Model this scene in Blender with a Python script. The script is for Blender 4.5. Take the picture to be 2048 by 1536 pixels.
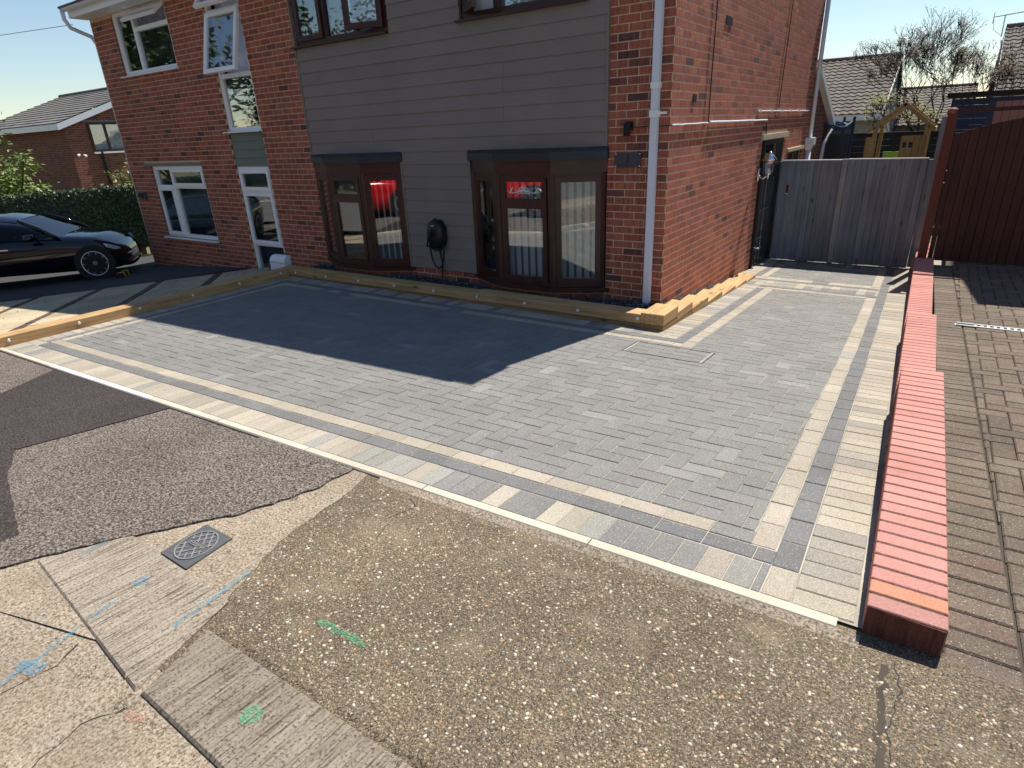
import bpy, math, random
from mathutils import Matrix, Vector
import numpy as np
random.seed(7)
for o in list(bpy.data.objects): bpy.data.objects.remove(o)
SC = bpy.context.scene
COL = SC.collection

# ------------------------------------------------------------------ camera
CAMP = Vector((2.2846, -6.0454, 1.7383))
CR = Vector((0.825682, 0.562474, -0.043256)); CU = Vector((-0.185701, 0.343400, 0.920647)); CB = Vector((0.532695, -0.752130, 0.387991))
LENS = 21.127
cd = bpy.data.cameras.new('camera'); cam = bpy.data.objects.new('camera', cd); COL.objects.link(cam)
cd.sensor_width = 36; cd.lens = LENS; cd.clip_start = 0.05; cd.clip_end = 2000
cam.matrix_world = Matrix(((CR.x, CU.x, CB.x, CAMP.x), (CR.y, CU.y, CB.y, CAMP.y), (CR.z, CU.z, CB.z, CAMP.z), (0, 0, 0, 1)))
SC.camera = cam

# ------------------------------------------------------------------ sky, sun, exposure
W = bpy.data.worlds.new('World'); SC.world = W; W.use_nodes = True
wn = W.node_tree; bg = wn.nodes['Background']
sky = wn.nodes.new('ShaderNodeTexSky'); sky.sky_type = 'NISHITA'; sky.sun_disc = False
SUN = Vector((0.39, 2.43, 4.0)).normalized()
sky.sun_elevation = math.asin(SUN.z); sky.sun_rotation = math.atan2(SUN.x, SUN.y)
sky.air_density = 1.15; sky.dust_density = 0.0; sky.ozone_density = 2.2
wn.links.new(sky.outputs[0], bg.inputs[0]); bg.inputs[1].default_value = 0.080
sl = bpy.data.lights.new('sun', 'SUN'); sl.energy = 4.8; sl.angle = math.radians(0.53); sl.color = (1.0, 0.955, 0.87)
so = bpy.data.objects.new('sun', sl); COL.objects.link(so); so.rotation_euler = SUN.to_track_quat('Z', 'Y').to_euler(); so.location = (4, 10, 20)
SC.view_settings.view_transform = 'Standard'; SC.view_settings.look = 'None'
SC.view_settings.gamma = 1; SC.view_settings.use_curve_mapping = False
SC.view_settings.exposure = 0.68

# ------------------------------------------------------------------ materials
MATS = {}
def nodes(name, rough=0.8, metallic=0.0, spec=0.4):
    m = bpy.data.materials.new(name); m.use_nodes = True
    nt = m.node_tree; b = nt.nodes['Principled BSDF']
    b.inputs['Roughness'].default_value = rough; b.inputs['Metallic'].default_value = metallic
    b.inputs['Specular IOR Level'].default_value = spec
    MATS[name] = m
    return m, nt, b
def N(nt, t, **kw):
    n = nt.nodes.new('ShaderNode' + t)
    for k, v in kw.items():
        if k in n.inputs: n.inputs[k].default_value = v
        else: setattr(n, k, v)
    return n
def pos(nt, scale=(1, 1, 1), rot=(0, 0, 0)):
    g = nt.nodes.new('ShaderNodeNewGeometry'); mp = nt.nodes.new('ShaderNodeMapping')
    mp.inputs['Scale'].default_value = scale; mp.inputs['Rotation'].default_value = rot
    nt.links.new(g.outputs['Position'], mp.inputs['Vector']); return mp.outputs[0]
def noise(nt, scale, detail=4, vec=None, rough=0.6):
    n = N(nt, 'TexNoise'); n.inputs['Scale'].default_value = scale; n.inputs['Detail'].default_value = detail; n.inputs['Roughness'].default_value = rough
    nt.links.new(vec if vec is not None else pos(nt), n.inputs['Vector']); return n.outputs['Fac']
def ramp(nt, fac, stops):
    r = nt.nodes.new('ShaderNodeValToRGB'); e = r.color_ramp.elements
    while len(e) < len(stops): e.new(0.5)
    for el, (p, c) in zip(e, stops):
        el.position = p; el.color = (*c, 1) if len(c) == 3 else c
    nt.links.new(fac, r.inputs[0]); return r.outputs[0]
def mixc(nt, a, b, fac=1.0, mode='MULTIPLY'):
    n = nt.nodes.new('ShaderNodeMix'); n.data_type = 'RGBA'; n.blend_type = mode
    for s, v in ((n.inputs[0], fac), (n.inputs[6], a), (n.inputs[7], b)):
        if isinstance(v, (int, float)): s.default_value = v
        elif isinstance(v, tuple): s.default_value = (*v, 1) if len(v) == 3 else v
        else: nt.links.new(v, s)
    return n.outputs[2]
def math_(nt, op, a, b=0.0):
    n = nt.nodes.new('ShaderNodeMath'); n.operation = op
    for s, v in ((n.inputs[0], a), (n.inputs[1], b)):
        if isinstance(v, (int, float)): s.default_value = v
        else: nt.links.new(v, s)
    return n.outputs[0]
def bump(nt, b, height, strength=0.3, dist=0.01):
    n = nt.nodes.new('ShaderNodeBump'); n.inputs['Strength'].default_value = strength; n.inputs['Distance'].default_value = dist
    nt.links.new(height, n.inputs['Height']); nt.links.new(n.outputs[0], b.inputs['Normal'])
def tint(nt):
    a = nt.nodes.new('ShaderNodeAttribute'); a.attribute_name = 'tint'; return a.outputs['Color']
def g3(v): return (v, v, v)

def mat_plain(name, col, rough=0.6, metallic=0.0, var=0.12, scale=6.0, bmp=0.0, bscale=200, spec=0.4):
    m, nt, b = nodes(name, rough, metallic, spec)
    c = mixc(nt, col, ramp(nt, noise(nt, scale, 5), [(0.25, g3(1 - var)), (0.75, g3(1 + var))]))
    nt.links.new(c, b.inputs['Base Color'])
    if bmp: bump(nt, b, noise(nt, bscale, 3), bmp, 0.004)
    return m
def mat_tint(name, rough=0.9, spk=0.25, spk_scale=260, big=0.12, bmp=0.4, bdist=0.003, streak=None, spec=0.25, white=0.0, dirt=None):
    m, nt, b = nodes(name, rough, 0, spec)
    c = mixc(nt, tint(nt), ramp(nt, noise(nt, spk_scale, 3), [(0.3, g3(1 - spk)), (0.7, g3(1 + spk))]))
    c = mixc(nt, c, ramp(nt, noise(nt, 2.3, 4), [(0.3, g3(1 - big)), (0.7, g3(1 + big))]))
    hgt = noise(nt, spk_scale * 0.7, 3)
    if streak:
        s = noise(nt, 1.0, 3, pos(nt, streak))
        c = mixc(nt, c, ramp(nt, s, [(0.34, g3(0.62)), (0.52, g3(1.0)), (0.72, g3(1.22))]))
        hgt = math_(nt, 'ADD', hgt, s)
    if dirt:
        c = mixc(nt, c, dirt[0], ramp(nt, noise(nt, dirt[1], 6), [(dirt[2], g3(0)), (dirt[2] + 0.16, g3(dirt[3]))]), 'MIX')
    if white:
        v = N(nt, 'TexVoronoi'); v.inputs['Scale'].default_value = 120; nt.links.new(pos(nt), v.inputs['Vector'])
        w = math_(nt, 'MULTIPLY', ramp(nt, v.outputs['Distance'], [(0.16, g3(1)), (0.28, g3(0))]), ramp(nt, v.outputs['Color'], [(0.66, g3(0)), (0.72, g3(1))]))
        c = mixc(nt, c, (0.62, 0.6, 0.57), math_(nt, 'MULTIPLY', w, white), 'MIX')
    nt.links.new(c, b.inputs['Base Color'])
    if bmp: bump(nt, b, hgt, bmp, bdist)
    return m
def mat_wood(name, col, dark, axis, rough=0.75, fresh=True):
    m, nt, b = nodes(name, rough, 0, 0.3)
    sc = [38, 38, 38]; sc[axis] = 1.6
    g = noise(nt, 1.0, 5, pos(nt, tuple(sc)), 0.65)
    c = ramp(nt, g, [(0.28, dark), (0.5, col), (0.75, tuple(min(1, x * 1.25) for x in col))])
    v = N(nt, 'TexVoronoi'); ks = [7, 7, 7]; ks[axis] = 2.2; v.inputs['Scale'].default_value = 1.0
    nt.links.new(pos(nt, tuple(ks)), v.inputs['Vector'])
    kn = ramp(nt, v.outputs['Distance'], [(0.05, g3(0.85)), (0.16, g3(0))])
    c = mixc(nt, c, tuple(x * 0.35 for x in dark), kn, 'MIX')
    c = mixc(nt, c, ramp(nt, noise(nt, 1.7, 4), [(0.3, g3(0.82)), (0.7, g3(1.15))]))
    c = mixc(nt, c, tint(nt))
    nt.links.new(c, b.inputs['Base Color']); bump(nt, b, g, 0.35, 0.004)
    return m
def mat_glass(name, gl=1.0, base=0.06, ior=1.5, tintc=(0.93, 0.97, 0.97), wob=0.0):
    m = bpy.data.materials.new(name); m.use_nodes = True; nt = m.node_tree; MATS[name] = m
    out = nt.nodes['Material Output']; nt.nodes.remove(nt.nodes['Principled BSDF'])
    tr = N(nt, 'BsdfTransparent'); tr.inputs[0].default_value = (*tintc, 1)
    gs = N(nt, 'BsdfGlossy'); gs.inputs['Roughness'].default_value = 0.015; gs.inputs[0].default_value = (1, 1, 1, 1)
    fr = N(nt, 'Fresnel'); fr.inputs['IOR'].default_value = ior
    add = math_(nt, 'ADD', math_(nt, 'MULTIPLY', fr.outputs[0], gl), base)
    cl = math_(nt, 'MINIMUM', add, 0.95)
    mx = N(nt, 'MixShader'); nt.links.new(cl, mx.inputs[0]); nt.links.new(tr.outputs[0], mx.inputs[1]); nt.links.new(gs.outputs[0], mx.inputs[2])
    nt.links.new(mx.outputs[0], out.inputs[0])
    if wob:
        bn = nt.nodes.new('ShaderNodeBump'); bn.inputs['Strength'].default_value = wob; bn.inputs['Distance'].default_value = 0.02
        nt.links.new(noise(nt, 2.2, 1), bn.inputs['Height']); nt.links.new(bn.outputs[0], gs.inputs['Normal'])
    return m

M_brick = mat_tint('brick', 0.92, 0.22, 140, 0.10, 0.6, 0.004, streak=(75, 75, 5))
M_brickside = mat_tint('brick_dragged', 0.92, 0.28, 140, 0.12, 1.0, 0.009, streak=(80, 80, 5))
M_paver = mat_tint('block_paver', 0.88, 0.34, 170, 0.09, 0.6, 0.003, white=0.7, dirt=((0.30, 0.285, 0.255), 0.8, 0.60, 0.22))
M_brown = mat_tint('old_block_paver', 0.9, 0.45, 150, 0.18, 0.8, 0.004, white=0.6, dirt=((0.20, 0.17, 0.12), 1.3, 0.58, 0.5))
M_pink = mat_tint('coping_brick', 0.92, 0.16, 160, 0.10, 0.6, 0.003, dirt=((0.20, 0.12, 0.10), 9.0, 0.60, 0.45), spec=0.15)
M_mortar = mat_plain('mortar', (0.56, 0.40, 0.27), 0.95, var=0.25, scale=14, bmp=0.5)
M_oldbed = mat_plain('old_joint_dirt', (0.055, 0.045, 0.033), 0.95, var=0.4, scale=5)
M_sandbed = mat_plain('jointing_sand', (0.31, 0.28, 0.23), 0.95, var=0.55, scale=1.6, bmp=0.4)
M_kerbc = mat_tint('precast_concrete', 0.9, 0.2, 300, 0.14, 0.4, 0.002)
M_white = mat_plain('white_upvc', (0.84, 0.84, 0.84), 0.35, var=0.05, scale=3)
M_pipe = mat_plain('white_pipe', (0.70, 0.72, 0.78), 0.4, var=0.06, scale=4)
M_brownu = mat_plain('mahogany_upvc', (0.050, 0.017, 0.014), 0.32, var=0.35, scale=9)
M_black = mat_plain('black_plastic', (0.012, 0.013, 0.016), 0.3, var=0.2)
M_blackm = mat_plain('black_matt', (0.012, 0.012, 0.013), 0.75, var=0.2)
M_slate = mat_plain('slate_plate', (0.05, 0.055, 0.068), 0.4, var=0.15)
M_canopy = mat_plain('bay_canopy', (0.020, 0.023, 0.032), 0.45, var=0.25)
M_chrome = mat_plain('chrome', (0.75, 0.75, 0.76), 0.16, 1.0, var=0.05)
M_steel = mat_plain('galvanised_steel', (0.55, 0.57, 0.58), 0.4, 0.9, var=0.15, scale=20)
M_ledlens = mat_plain('light_lens', (0.80, 0.80, 0.78), 0.3, var=0.05)
M_curtain = mat_plain('net_curtain', (0.72, 0.74, 0.80), 0.9, var=0.12, scale=12)
M_curtaind = mat_plain('dark_net_curtain', (0.46, 0.48, 0.56), 0.95, var=0.55, scale=14)
M_blind = mat_plain('blind_fabric', (0.74, 0.73, 0.70), 0.85, var=0.05)
M_room = mat_plain('room_wall', (0.16, 0.14, 0.12), 0.9, var=0.2, scale=1)
M_glass = mat_glass('window_glass', 1.9, 0.07)
M_glassu = mat_glass('wavy_glass', 2.4, 0.16, wob=0.05)
M_carglass = mat_glass('car_glass', 0.22, 0.01, tintc=(0.2, 0.25, 0.25))
M_woodx = mat_wood('softwood_x', (0.46, 0.29, 0.135), (0.25, 0.14, 0.058), 0)
M_woody = mat_wood('softwood_y', (0.46, 0.29, 0.135), (0.25, 0.14, 0.058), 1)
M_woodz = mat_wood('softwood_z', (0.40, 0.27, 0.125), (0.26, 0.155, 0.06), 2)
M_greyfence = mat_wood('grey_stained_timber', (0.205, 0.210, 0.235), (0.14, 0.143, 0.16), 2, 0.8)
M_brownfence = mat_wood('brown_stained_timber', (0.068, 0.017, 0.012), (0.042, 0.010, 0.008), 2, 0.6)
M_clad = None
def cladm(name, col):
    m, nt, b = nodes(name, 0.62, 0, 0.35)
    g = noise(nt, 1, 4, pos(nt, (3, 3, 120)))
    c = mixc(nt, col, ramp(nt, g, [(0.3, g3(0.93)), (0.7, g3(1.06))]))
    c = mixc(nt, c, ramp(nt, noise(nt, 1.2, 3), [(0.3, g3(0.93)), (0.7, g3(1.07))]))
    c = mixc(nt, c, tint(nt))
    nt.links.new(c, b.inputs['Base Color']); bump(nt, b, g, 0.12, 0.002); return m
M_clad = cladm('cladding_board', (0.215, 0.180, 0.158))
M_cladg = cladm('cladding_green', (0.155, 0.18, 0.14))
M_leafh = mat_tint('hedge_leaf', 0.45, 0.1, 60, 0.2, 0, spec=0.5)
M_leaf = mat_tint('leaf', 0.55, 0.1, 60, 0.2, 0, spec=0.4)
M_bark = mat_plain('bark', (0.045, 0.034, 0.03), 1.0, var=0.3, scale=12, spec=0.05)
M_stone = mat_tint('loose_stone', 0.8, 0.15, 150, 0.05, 0, spec=0.4)
M_slab = mat_tint('sandstone_slab', 0.85, 0.14, 60, 0.16, 0.3, 0.004)
M_navy = mat_plain('blue_shed_paint', (0.016, 0.034, 0.085), 0.55, var=0.2, scale=4)
M_darkfence = mat_plain('black_fence_paint', (0.018, 0.022, 0.026), 0.7, var=0.25, scale=4)
M_netting = None
M_pebbledash = mat_plain('render_grey', (0.35, 0.33, 0.30), 0.9, var=0.15)
M_mauve = mat_plain('mauve_board', (0.28, 0.17, 0.16), 0.7, var=0.1)
M_lime = mat_plain('lime_plastic', (0.22, 0.40, 0.04), 0.5, var=0.1)
M_carblack = mat_plain('black_car_paint', (0.004, 0.005, 0.008), 0.07, var=0.1, spec=0.6)
M_carred = mat_plain('red_car_paint', (0.55, 0.008, 0.012), 0.12, var=0.05, spec=0.6)
M_tyre = mat_plain('tyre_rubber', (0.014, 0.014, 0.014), 0.85, var=0.2)
M_alloy = mat_plain('dark_alloy', (0.16, 0.16, 0.17), 0.3, 0.6, var=0.1)
M_alloyl = mat_plain('bright_alloy', (0.6, 0.6, 0.62), 0.25, 0.9, var=0.1)
M_lamp = mat_plain('headlamp_glass', (0.5, 0.55, 0.6), 0.08, var=0.2)
M_tile = mat_plain('roof_tile', (0.135, 0.108, 0.088), 0.9, var=0.45, scale=3.2, bmp=0.4, bscale=60)
M_tile2 = mat_plain('roof_tile_grey', (0.17, 0.155, 0.14), 0.9, var=0.35, scale=1.4, bmp=0.3, bscale=40)
M_stonelintel = mat_plain('cream_lintel', (0.47, 0.38, 0.26), 0.85, var=0.15, scale=15)
M_lintg = mat_plain('grey_lintel', (0.22, 0.19, 0.16), 0.85, var=0.2, scale=10)
M_covermetal = mat_plain('cast_cover', (0.075, 0.077, 0.078), 0.65, 0.0, var=0.25, scale=30, bmp=0.3)
M_coverrib = mat_plain('worn_cover_rib', (0.27, 0.26, 0.25), 0.5, 0.3, var=0.3, scale=40)
M_yellow = mat_plain('yellow_rubber', (0.5, 0.30, 0.03), 0.6, var=0.2)

def mat_farbrick():
    m, nt, b = nodes('far_brick', 0.9)
    g = nt.nodes.new('ShaderNodeNewGeometry'); s = nt.nodes.new('ShaderNodeSeparateXYZ'); nt.links.new(g.outputs['Position'], s.inputs[0])
    c = nt.nodes.new('ShaderNodeCombineXYZ'); nt.links.new(math_(nt, 'ADD', s.outputs[0], s.outputs[1]), c.inputs[0]); nt.links.new(s.outputs[2], c.inputs[1])
    t = nt.nodes.new('ShaderNodeTexBrick'); nt.links.new(c.outputs[0], t.inputs['Vector'])
    t.inputs['Color1'].default_value = (0.24, 0.075, 0.045, 1); t.inputs['Color2'].default_value = (0.13, 0.042, 0.032, 1); t.inputs['Mortar'].default_value = (0.30, 0.20, 0.14, 1)
    t.inputs['Scale'].default_value = 1; t.inputs['Brick Width'].default_value = 0.225; t.inputs['Row Height'].default_value = 0.075; t.inputs['Mortar Size'].default_value = 0.006; t.inputs['Bias'].default_value = -0.1
    nt.links.new(t.outputs[0], b.inputs['Base Color']); bump(nt, b, t.outputs['Fac'], -0.3, 0.006); return m
M_farbrick = mat_farbrick()
def mat_ground(name, stops, sc, rough=0.95, bmp=0.5, bd=0.004, big=(0.8, 1.2), bigs=0.9, stain=None):
    m, nt, b = nodes(name, rough, 0, 0.2)
    n = noise(nt, sc, 6, None, 0.75)
    c = ramp(nt, n, stops)
    c = mixc(nt, c, ramp(nt, noise(nt, bigs, 5), [(0.3, g3(big[0])), (0.7, g3(big[1]))]))
    if stain: c = mixc(nt, c, stain[0], ramp(nt, noise(nt, stain[1], 6), [(stain[2], g3(0)), (stain[2] + 0.2, g3(stain[3]))]), 'MIX')
    nt.links.new(c, b.inputs['Base Color']); bump(nt, b, n, bmp, bd); return m
M_asphalt = mat_ground('worn_asphalt', [(0.40, (0.018, 0.015, 0.013)), (0.50, (0.115, 0.094, 0.080)), (0.60, (0.34, 0.285, 0.245))], 95, big=(0.78, 1.18), bmp=1.0, bd=0.006)
M_asphnew = mat_ground('dark_asphalt', [(0.40, (0.010, 0.009, 0.0085)), (0.5, (0.040, 0.033, 0.031)), (0.60, (0.105, 0.088, 0.082))], 110, big=(0.82, 1.18), bmp=0.9)
M_road = mat_ground('road_surface', [(0.35, (0.05, 0.048, 0.045)), (0.65, (0.2, 0.19, 0.18))], 120, big=(0.85, 1.15))
M_earth = mat_ground('rough_ground', [(0.3, (0.07, 0.075, 0.035)), (0.7, (0.16, 0.15, 0.08))], 12, big=(0.7, 1.2), bigs=0.3)
M_tarmacl = mat_ground('left_drive_tarmac', [(0.35, (0.03, 0.03, 0.032)), (0.65, (0.09, 0.09, 0.095))], 140, big=(0.85, 1.1))
M_concl = mat_ground('pale_concrete', [(0.36, (0.07, 0.05, 0.035)), (0.46, (0.25, 0.195, 0.14)), (0.60, (0.46, 0.385, 0.30))], 100, big=(0.78, 1.15), bigs=1.7, bmp=0.9, bd=0.006, stain=((0.20, 0.15, 0.10), 2.6, 0.54, 0.55))
def mat_aggregate():
    m, nt, b = nodes('exposed_aggregate', 0.85, 0, 0.3)
    base = ramp(nt, noise(nt, 130, 5, None, 0.7), [(0.38, (0.045, 0.032, 0.020)), (0.5, (0.14, 0.105, 0.068)), (0.64, (0.30, 0.235, 0.16))])
    h = None
    c = base
    for sc, th, hi, amt in ((150, 0.26, 0.40, 0.85), (78, 0.24, 0.33, 0.95)):
        v = N(nt, 'TexVoronoi'); v.inputs['Scale'].default_value = sc; v.inputs['Randomness'].default_value = 1.0
        wv = nt.nodes.new('ShaderNodeVectorMath'); wv.operation = 'ADD'
        nz = N(nt, 'TexNoise'); nz.inputs['Scale'].default_value = 40; nt.links.new(pos(nt), nz.inputs['Vector'])
        sca = nt.nodes.new('ShaderNodeVectorMath'); sca.operation = 'SCALE'; sca.inputs[3].default_value = 0.012; nt.links.new(nz.outputs['Color'], sca.inputs[0])
        nt.links.new(pos(nt), wv.inputs[0]); nt.links.new(sca.outputs[0], wv.inputs[1]); nt.links.new(wv.outputs[0], v.inputs['Vector'])
        pc = ramp(nt, v.outputs['Color'], [(0.05, (0.10, 0.075, 0.05)), (0.3, (0.26, 0.19, 0.12)), (0.55, (0.40, 0.31, 0.2)), (0.72, (0.50, 0.43, 0.33)), (0.86, (0.30, 0.17, 0.09)), (0.93, (0.08, 0.075, 0.07)), (1.0, (0.60, 0.55, 0.47))])
        k = ramp(nt, v.outputs['Distance'], [(th, g3(amt)), (hi, g3(0))])
        c = mixc(nt, c, pc, k, 'MIX')
        h = k if h is None else math_(nt, 'ADD', h, k)
    c = mixc(nt, c, ramp(nt, noise(nt, 1.6, 5), [(0.3, g3(0.60)), (0.7, g3(0.95))]))
    c = mixc(nt, c, (0.36, 0.28, 0.19), ramp(nt, noise(nt, 3.0, 6), [(0.56, g3(0)), (0.75, g3(0.45))]), 'MIX')
    nt.links.new(c, b.inputs['Base Color']); bump(nt, b, h, 0.7, 0.006); return m
M_agg = mat_aggregate()
def mat_brushed():
    m, nt, b = nodes('brushed_kerb_concrete', 0.9, 0, 0.2)
    s = noise(nt, 1, 4, pos(nt, (110, 5, 20)), 0.7)
    p = noise(nt, 115, 4, None, 0.7)
    c = mixc(nt, ramp(nt, s, [(0.34, (0.09, 0.072, 0.056)), (0.46, (0.235, 0.197, 0.158)), (0.66, (0.34, 0.295, 0.245))]), ramp(nt, p, [(0.38, g3(0.35)), (0.47, g3(1.0)), (0.7, g3(1.12))]))
    c = mixc(nt, c, ramp(nt, noise(nt, 1.5, 4), [(0.3, g3(0.85)), (0.7, g3(1.1))]))
    c = mixc(nt, c, tint(nt))
    nt.links.new(c, b.inputs['Base Color']); bump(nt, b, s, 0.8, 0.005); return m
M_brushed = mat_brushed()
def mat_paint(name, col):
    m = bpy.data.materials.new(name); m.use_nodes = True; nt = m.node_tree; MATS[name] = m
    out = nt.nodes['Material Output']; b = nt.nodes['Principled BSDF']; b.inputs['Roughness'].default_value = 0.8
    b.inputs['Base Color'].default_value = (*col, 1)
    tr = N(nt, 'BsdfTransparent'); mx = N(nt, 'MixShader')
    nt.links.new(ramp(nt, noise(nt, 120, 5, None, 0.85), [(0.45, g3(0.0)), (0.60, g3(0.72))]), mx.inputs[0])
    nt.links.new(tr.outputs[0], mx.inputs[1]); nt.links.new(b.outputs[0], mx.inputs[2]); nt.links.new(mx.outputs[0], out.inputs[0]); return m
M_pblue = mat_paint('blue_marking_paint', (0.06, 0.30, 0.46)); M_pgreen = mat_paint('green_marking_paint', (0.05, 0.38, 0.18)); M_pred = mat_paint('faded_red_paint', (0.5, 0.2, 0.16)); M_pwhite = mat_paint('faded_white_paint', (0.5, 0.5, 0.5))
def mat_net():
    m = bpy.data.materials.new('safety_net'); m.use_nodes = True; nt = m.node_tree; MATS['safety_net'] = m
    out = nt.nodes['Material Output']; b = nt.nodes['Principled BSDF']; b.inputs['Base Color'].default_value = (0.02, 0.022, 0.03, 1)
    tr = N(nt, 'BsdfTransparent'); mx = N(nt, 'MixShader'); mx.inputs[0].default_value = 0.62
    nt.links.new(tr.outputs[0], mx.inputs[1]); nt.links.new(b.outputs[0], mx.inputs[2]); nt.links.new(mx.outputs[0], out.inputs[0]); return m
M_netting = mat_net()

# ------------------------------------------------------------------ mesh helpers
WHITE = (1, 1, 1)
class MB:
    def __init__(s): s.v = []; s.f = []; s.c = []; s.xf = None
    def pts(s, P):
        i = len(s.v)
        if s.xf is not None: P = [s.xf @ Vector(p) for p in P]
        s.v.extend([tuple(p) for p in P]); return i
    def face(s, P, c=WHITE):
        i = s.pts(P); s.f.append(tuple(range(i, i + len(P)))); s.c.append(c)
    def box(s, x0, x1, y0, y1, z0, z1, c=WHITE):
        s.hexa([(x0, y0, z0), (x1, y0, z0), (x1, y1, z0), (x0, y1, z0), (x0, y0, z1), (x1, y0, z1), (x1, y1, z1), (x0, y1, z1)], c)
    def hexa(s, P, c=WHITE):
        i = s.pts(P)
        for q in ((0, 3, 2, 1), (4, 5, 6, 7), (0, 1, 5, 4), (1, 2, 6, 5), (2, 3, 7, 6), (3, 0, 4, 7)):
            s.f.append(tuple(i + k for k in q)); s.c.append(c)
    def obox(s, O, U, V, Wd, lu, lv, lw, c=WHITE):
        O = Vector(O); U = Vector(U).normalized() * lu; V = Vector(V).normalized() * lv; Wd = Vector(Wd).normalized() * lw
        s.hexa([O, O + U, O + U + V, O + V, O + Wd, O + U + Wd, O + U + V + Wd, O + V + Wd], c)
    def beam(s, a, b, w, t, up=(0, 0, 1), c=WHITE):
        a = Vector(a); b = Vector(b); d = (b - a); L = d.length; d.normalize(); up = Vector(up)
        sx = d.cross(up).normalized(); sy = sx.cross(d).normalized()
        s.obox(a - sx * w / 2 - sy * t / 2, d, sx, sy, L, w, t, c)
    def chip(s, O, U, V, Nn, lu, lv, dep, ch, c=WHITE):
        """block with chamfered top edges; O = centre of the top face"""
        O = Vector(O); U = Vector(U); V = Vector(V); Nn = Vector(Nn); a = lu / 2; b = lv / 2
        def ring(a, b, z): return [O - U * a - V * b + Nn * z, O + U * a - V * b + Nn * z, O + U * a + V * b + Nn * z, O - U * a + V * b + Nn * z]
        i = s.pts(ring(a - ch, b - ch, 0) + ring(a, b, -ch) + ring(a, b, -dep))
        s.f.append((i, i + 1, i + 2, i + 3)); s.c.append(c)
        for r in (0, 4):
            for k in range(4):
                k2 = (k + 1) % 4; s.f.append((i + r + 4 + k, i + r + 4 + k2, i + r + k2, i + r + k)); s.c.append(c)
    def prism(s, poly, z0, z1, c=WHITE):
        n = len(poly); i = s.pts([(x, y, z0) for x, y in poly] + [(x, y, z1) for x, y in poly])
        s.f.append(tuple(i + k for k in reversed(range(n)))); s.c.append(c)
        s.f.append(tuple(i + n + k for k in range(n))); s.c.append(c)
        for k in range(n):
            k2 = (k + 1) % n; s.f.append((i + k, i + k2, i + n + k2, i + n + k)); s.c.append(c)
    def tube(s, P, r, n=8, c=WHITE, cap=True):
        P = [Vector(p) for p in P]; rings = []; R = r if isinstance(r, (list, tuple)) else [r] * len(P)
        last = None
        for k, p in enumerate(P):
            d = (P[min(k + 1, len(P) - 1)] - P[max(k - 1, 0)]).normalized()
            if last is None:
                ref = Vector((0, 0, 1)) if abs(d.z) < 0.9 else Vector((1, 0, 0)); sx = d.cross(ref).normalized()
            else: sx = (last - d * last.dot(d)).normalized()
            last = sx; sy = d.cross(sx)
            rings.append(s.pts([p + (sx * math.cos(2 * math.pi * j / n) + sy * math.sin(2 * math.pi * j / n)) * R[k] for j in range(n)]))
        for a, b in zip(rings, rings[1:]):
            for j in range(n):
                j2 = (j + 1) % n; s.f.append((a + j, a + j2, b + j2, b + j)); s.c.append(c)
        if cap:
            s.f.append(tuple(rings[0] + j for j in reversed(range(n)))); s.c.append(c)
            s.f.append(tuple(rings[-1] + j for j in range(n))); s.c.append(c)
    def lathe(s, O, A, prof, n=20, c=WHITE):
        O = Vector(O); A = Vector(A).normalized(); ref = Vector((0, 0, 1)) if abs(A.z) < 0.9 else Vector((1, 0, 0))
        sx = A.cross(ref).normalized(); sy = A.cross(sx); rings = []
        for r, t in prof: rings.append(s.pts([O + A * t + (sx * math.cos(2 * math.pi * j / n) + sy * math.sin(2 * math.pi * j / n)) * r for j in range(n)]))
        for a, b in zip(rings, rings[1:]):
            for j in range(n):
                j2 = (j + 1) % n; s.f.append((a + j, a + j2, b + j2, b + j)); s.c.append(c)
        s.f.append(tuple(rings[0] + j for j in reversed(range(n)))); s.c.append(c)
        s.f.append(tuple(rings[-1] + j for j in range(n))); s.c.append(c)
    def loft(s, rings, c=WHITE, close=True, cap=True):
        n = len(rings[0]); idx = [s.pts(r) for r in rings]
        for a, b in zip(idx, idx[1:]):
            for j in range(n if close else n - 1):
                j2 = (j + 1) % n; s.f.append((a + j, a + j2, b + j2, b + j)); s.c.append(c)
        if cap:
            s.f.append(tuple(idx[0] + j for j in reversed(range(n)))); s.c.append(c); s.f.append(tuple(idx[-1] + j for j in range(n))); s.c.append(c)
    def mesh(s, name, mat, smooth=False):
        me = bpy.data.meshes.new(name); me.from_pydata(s.v, [], s.f)
        if isinstance(mat, str): mat = MATS[mat]
        me.materials.append(mat)
        ca = me.color_attributes.new('tint', 'FLOAT_COLOR', 'CORNER')
        cnt = np.array([len(f) for f in s.f]); col = np.ones((len(s.f), 4), np.float32); col[:, :3] = np.array(s.c, np.float32)
        ca.data.foreach_set('color', np.repeat(col, cnt, 0).ravel())
        if smooth: me.shade_smooth() if hasattr(me, 'shade_smooth') else me.polygons.foreach_set('use_smooth', [True] * len(me.polygons))
        me.update(); return me
    def build(s, name, mat, parent=None, smooth=False, **tags):
        return link(name, s.mesh(name, mat, smooth), parent, **tags)
def link(name, me, parent=None, mw=None, **tags):
    o = bpy.data.objects.new(name, me); COL.objects.link(o)
    if mw is not None: o.matrix_world = mw
    if parent is not None: adopt(o, parent)
    for k, v in tags.items(): o[k] = v
    return o
def root_loc(p):
    l = Vector((0, 0, 0))
    while p is not None: l += p['_l'] if '_l' in p else p.location; p = p.parent
    return l
WL = {}
def adopt(o, parent):
    o.parent = parent; o.matrix_parent_inverse = Matrix.Translation(-WL.get(parent.name, Vector((0, 0, 0))))
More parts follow.
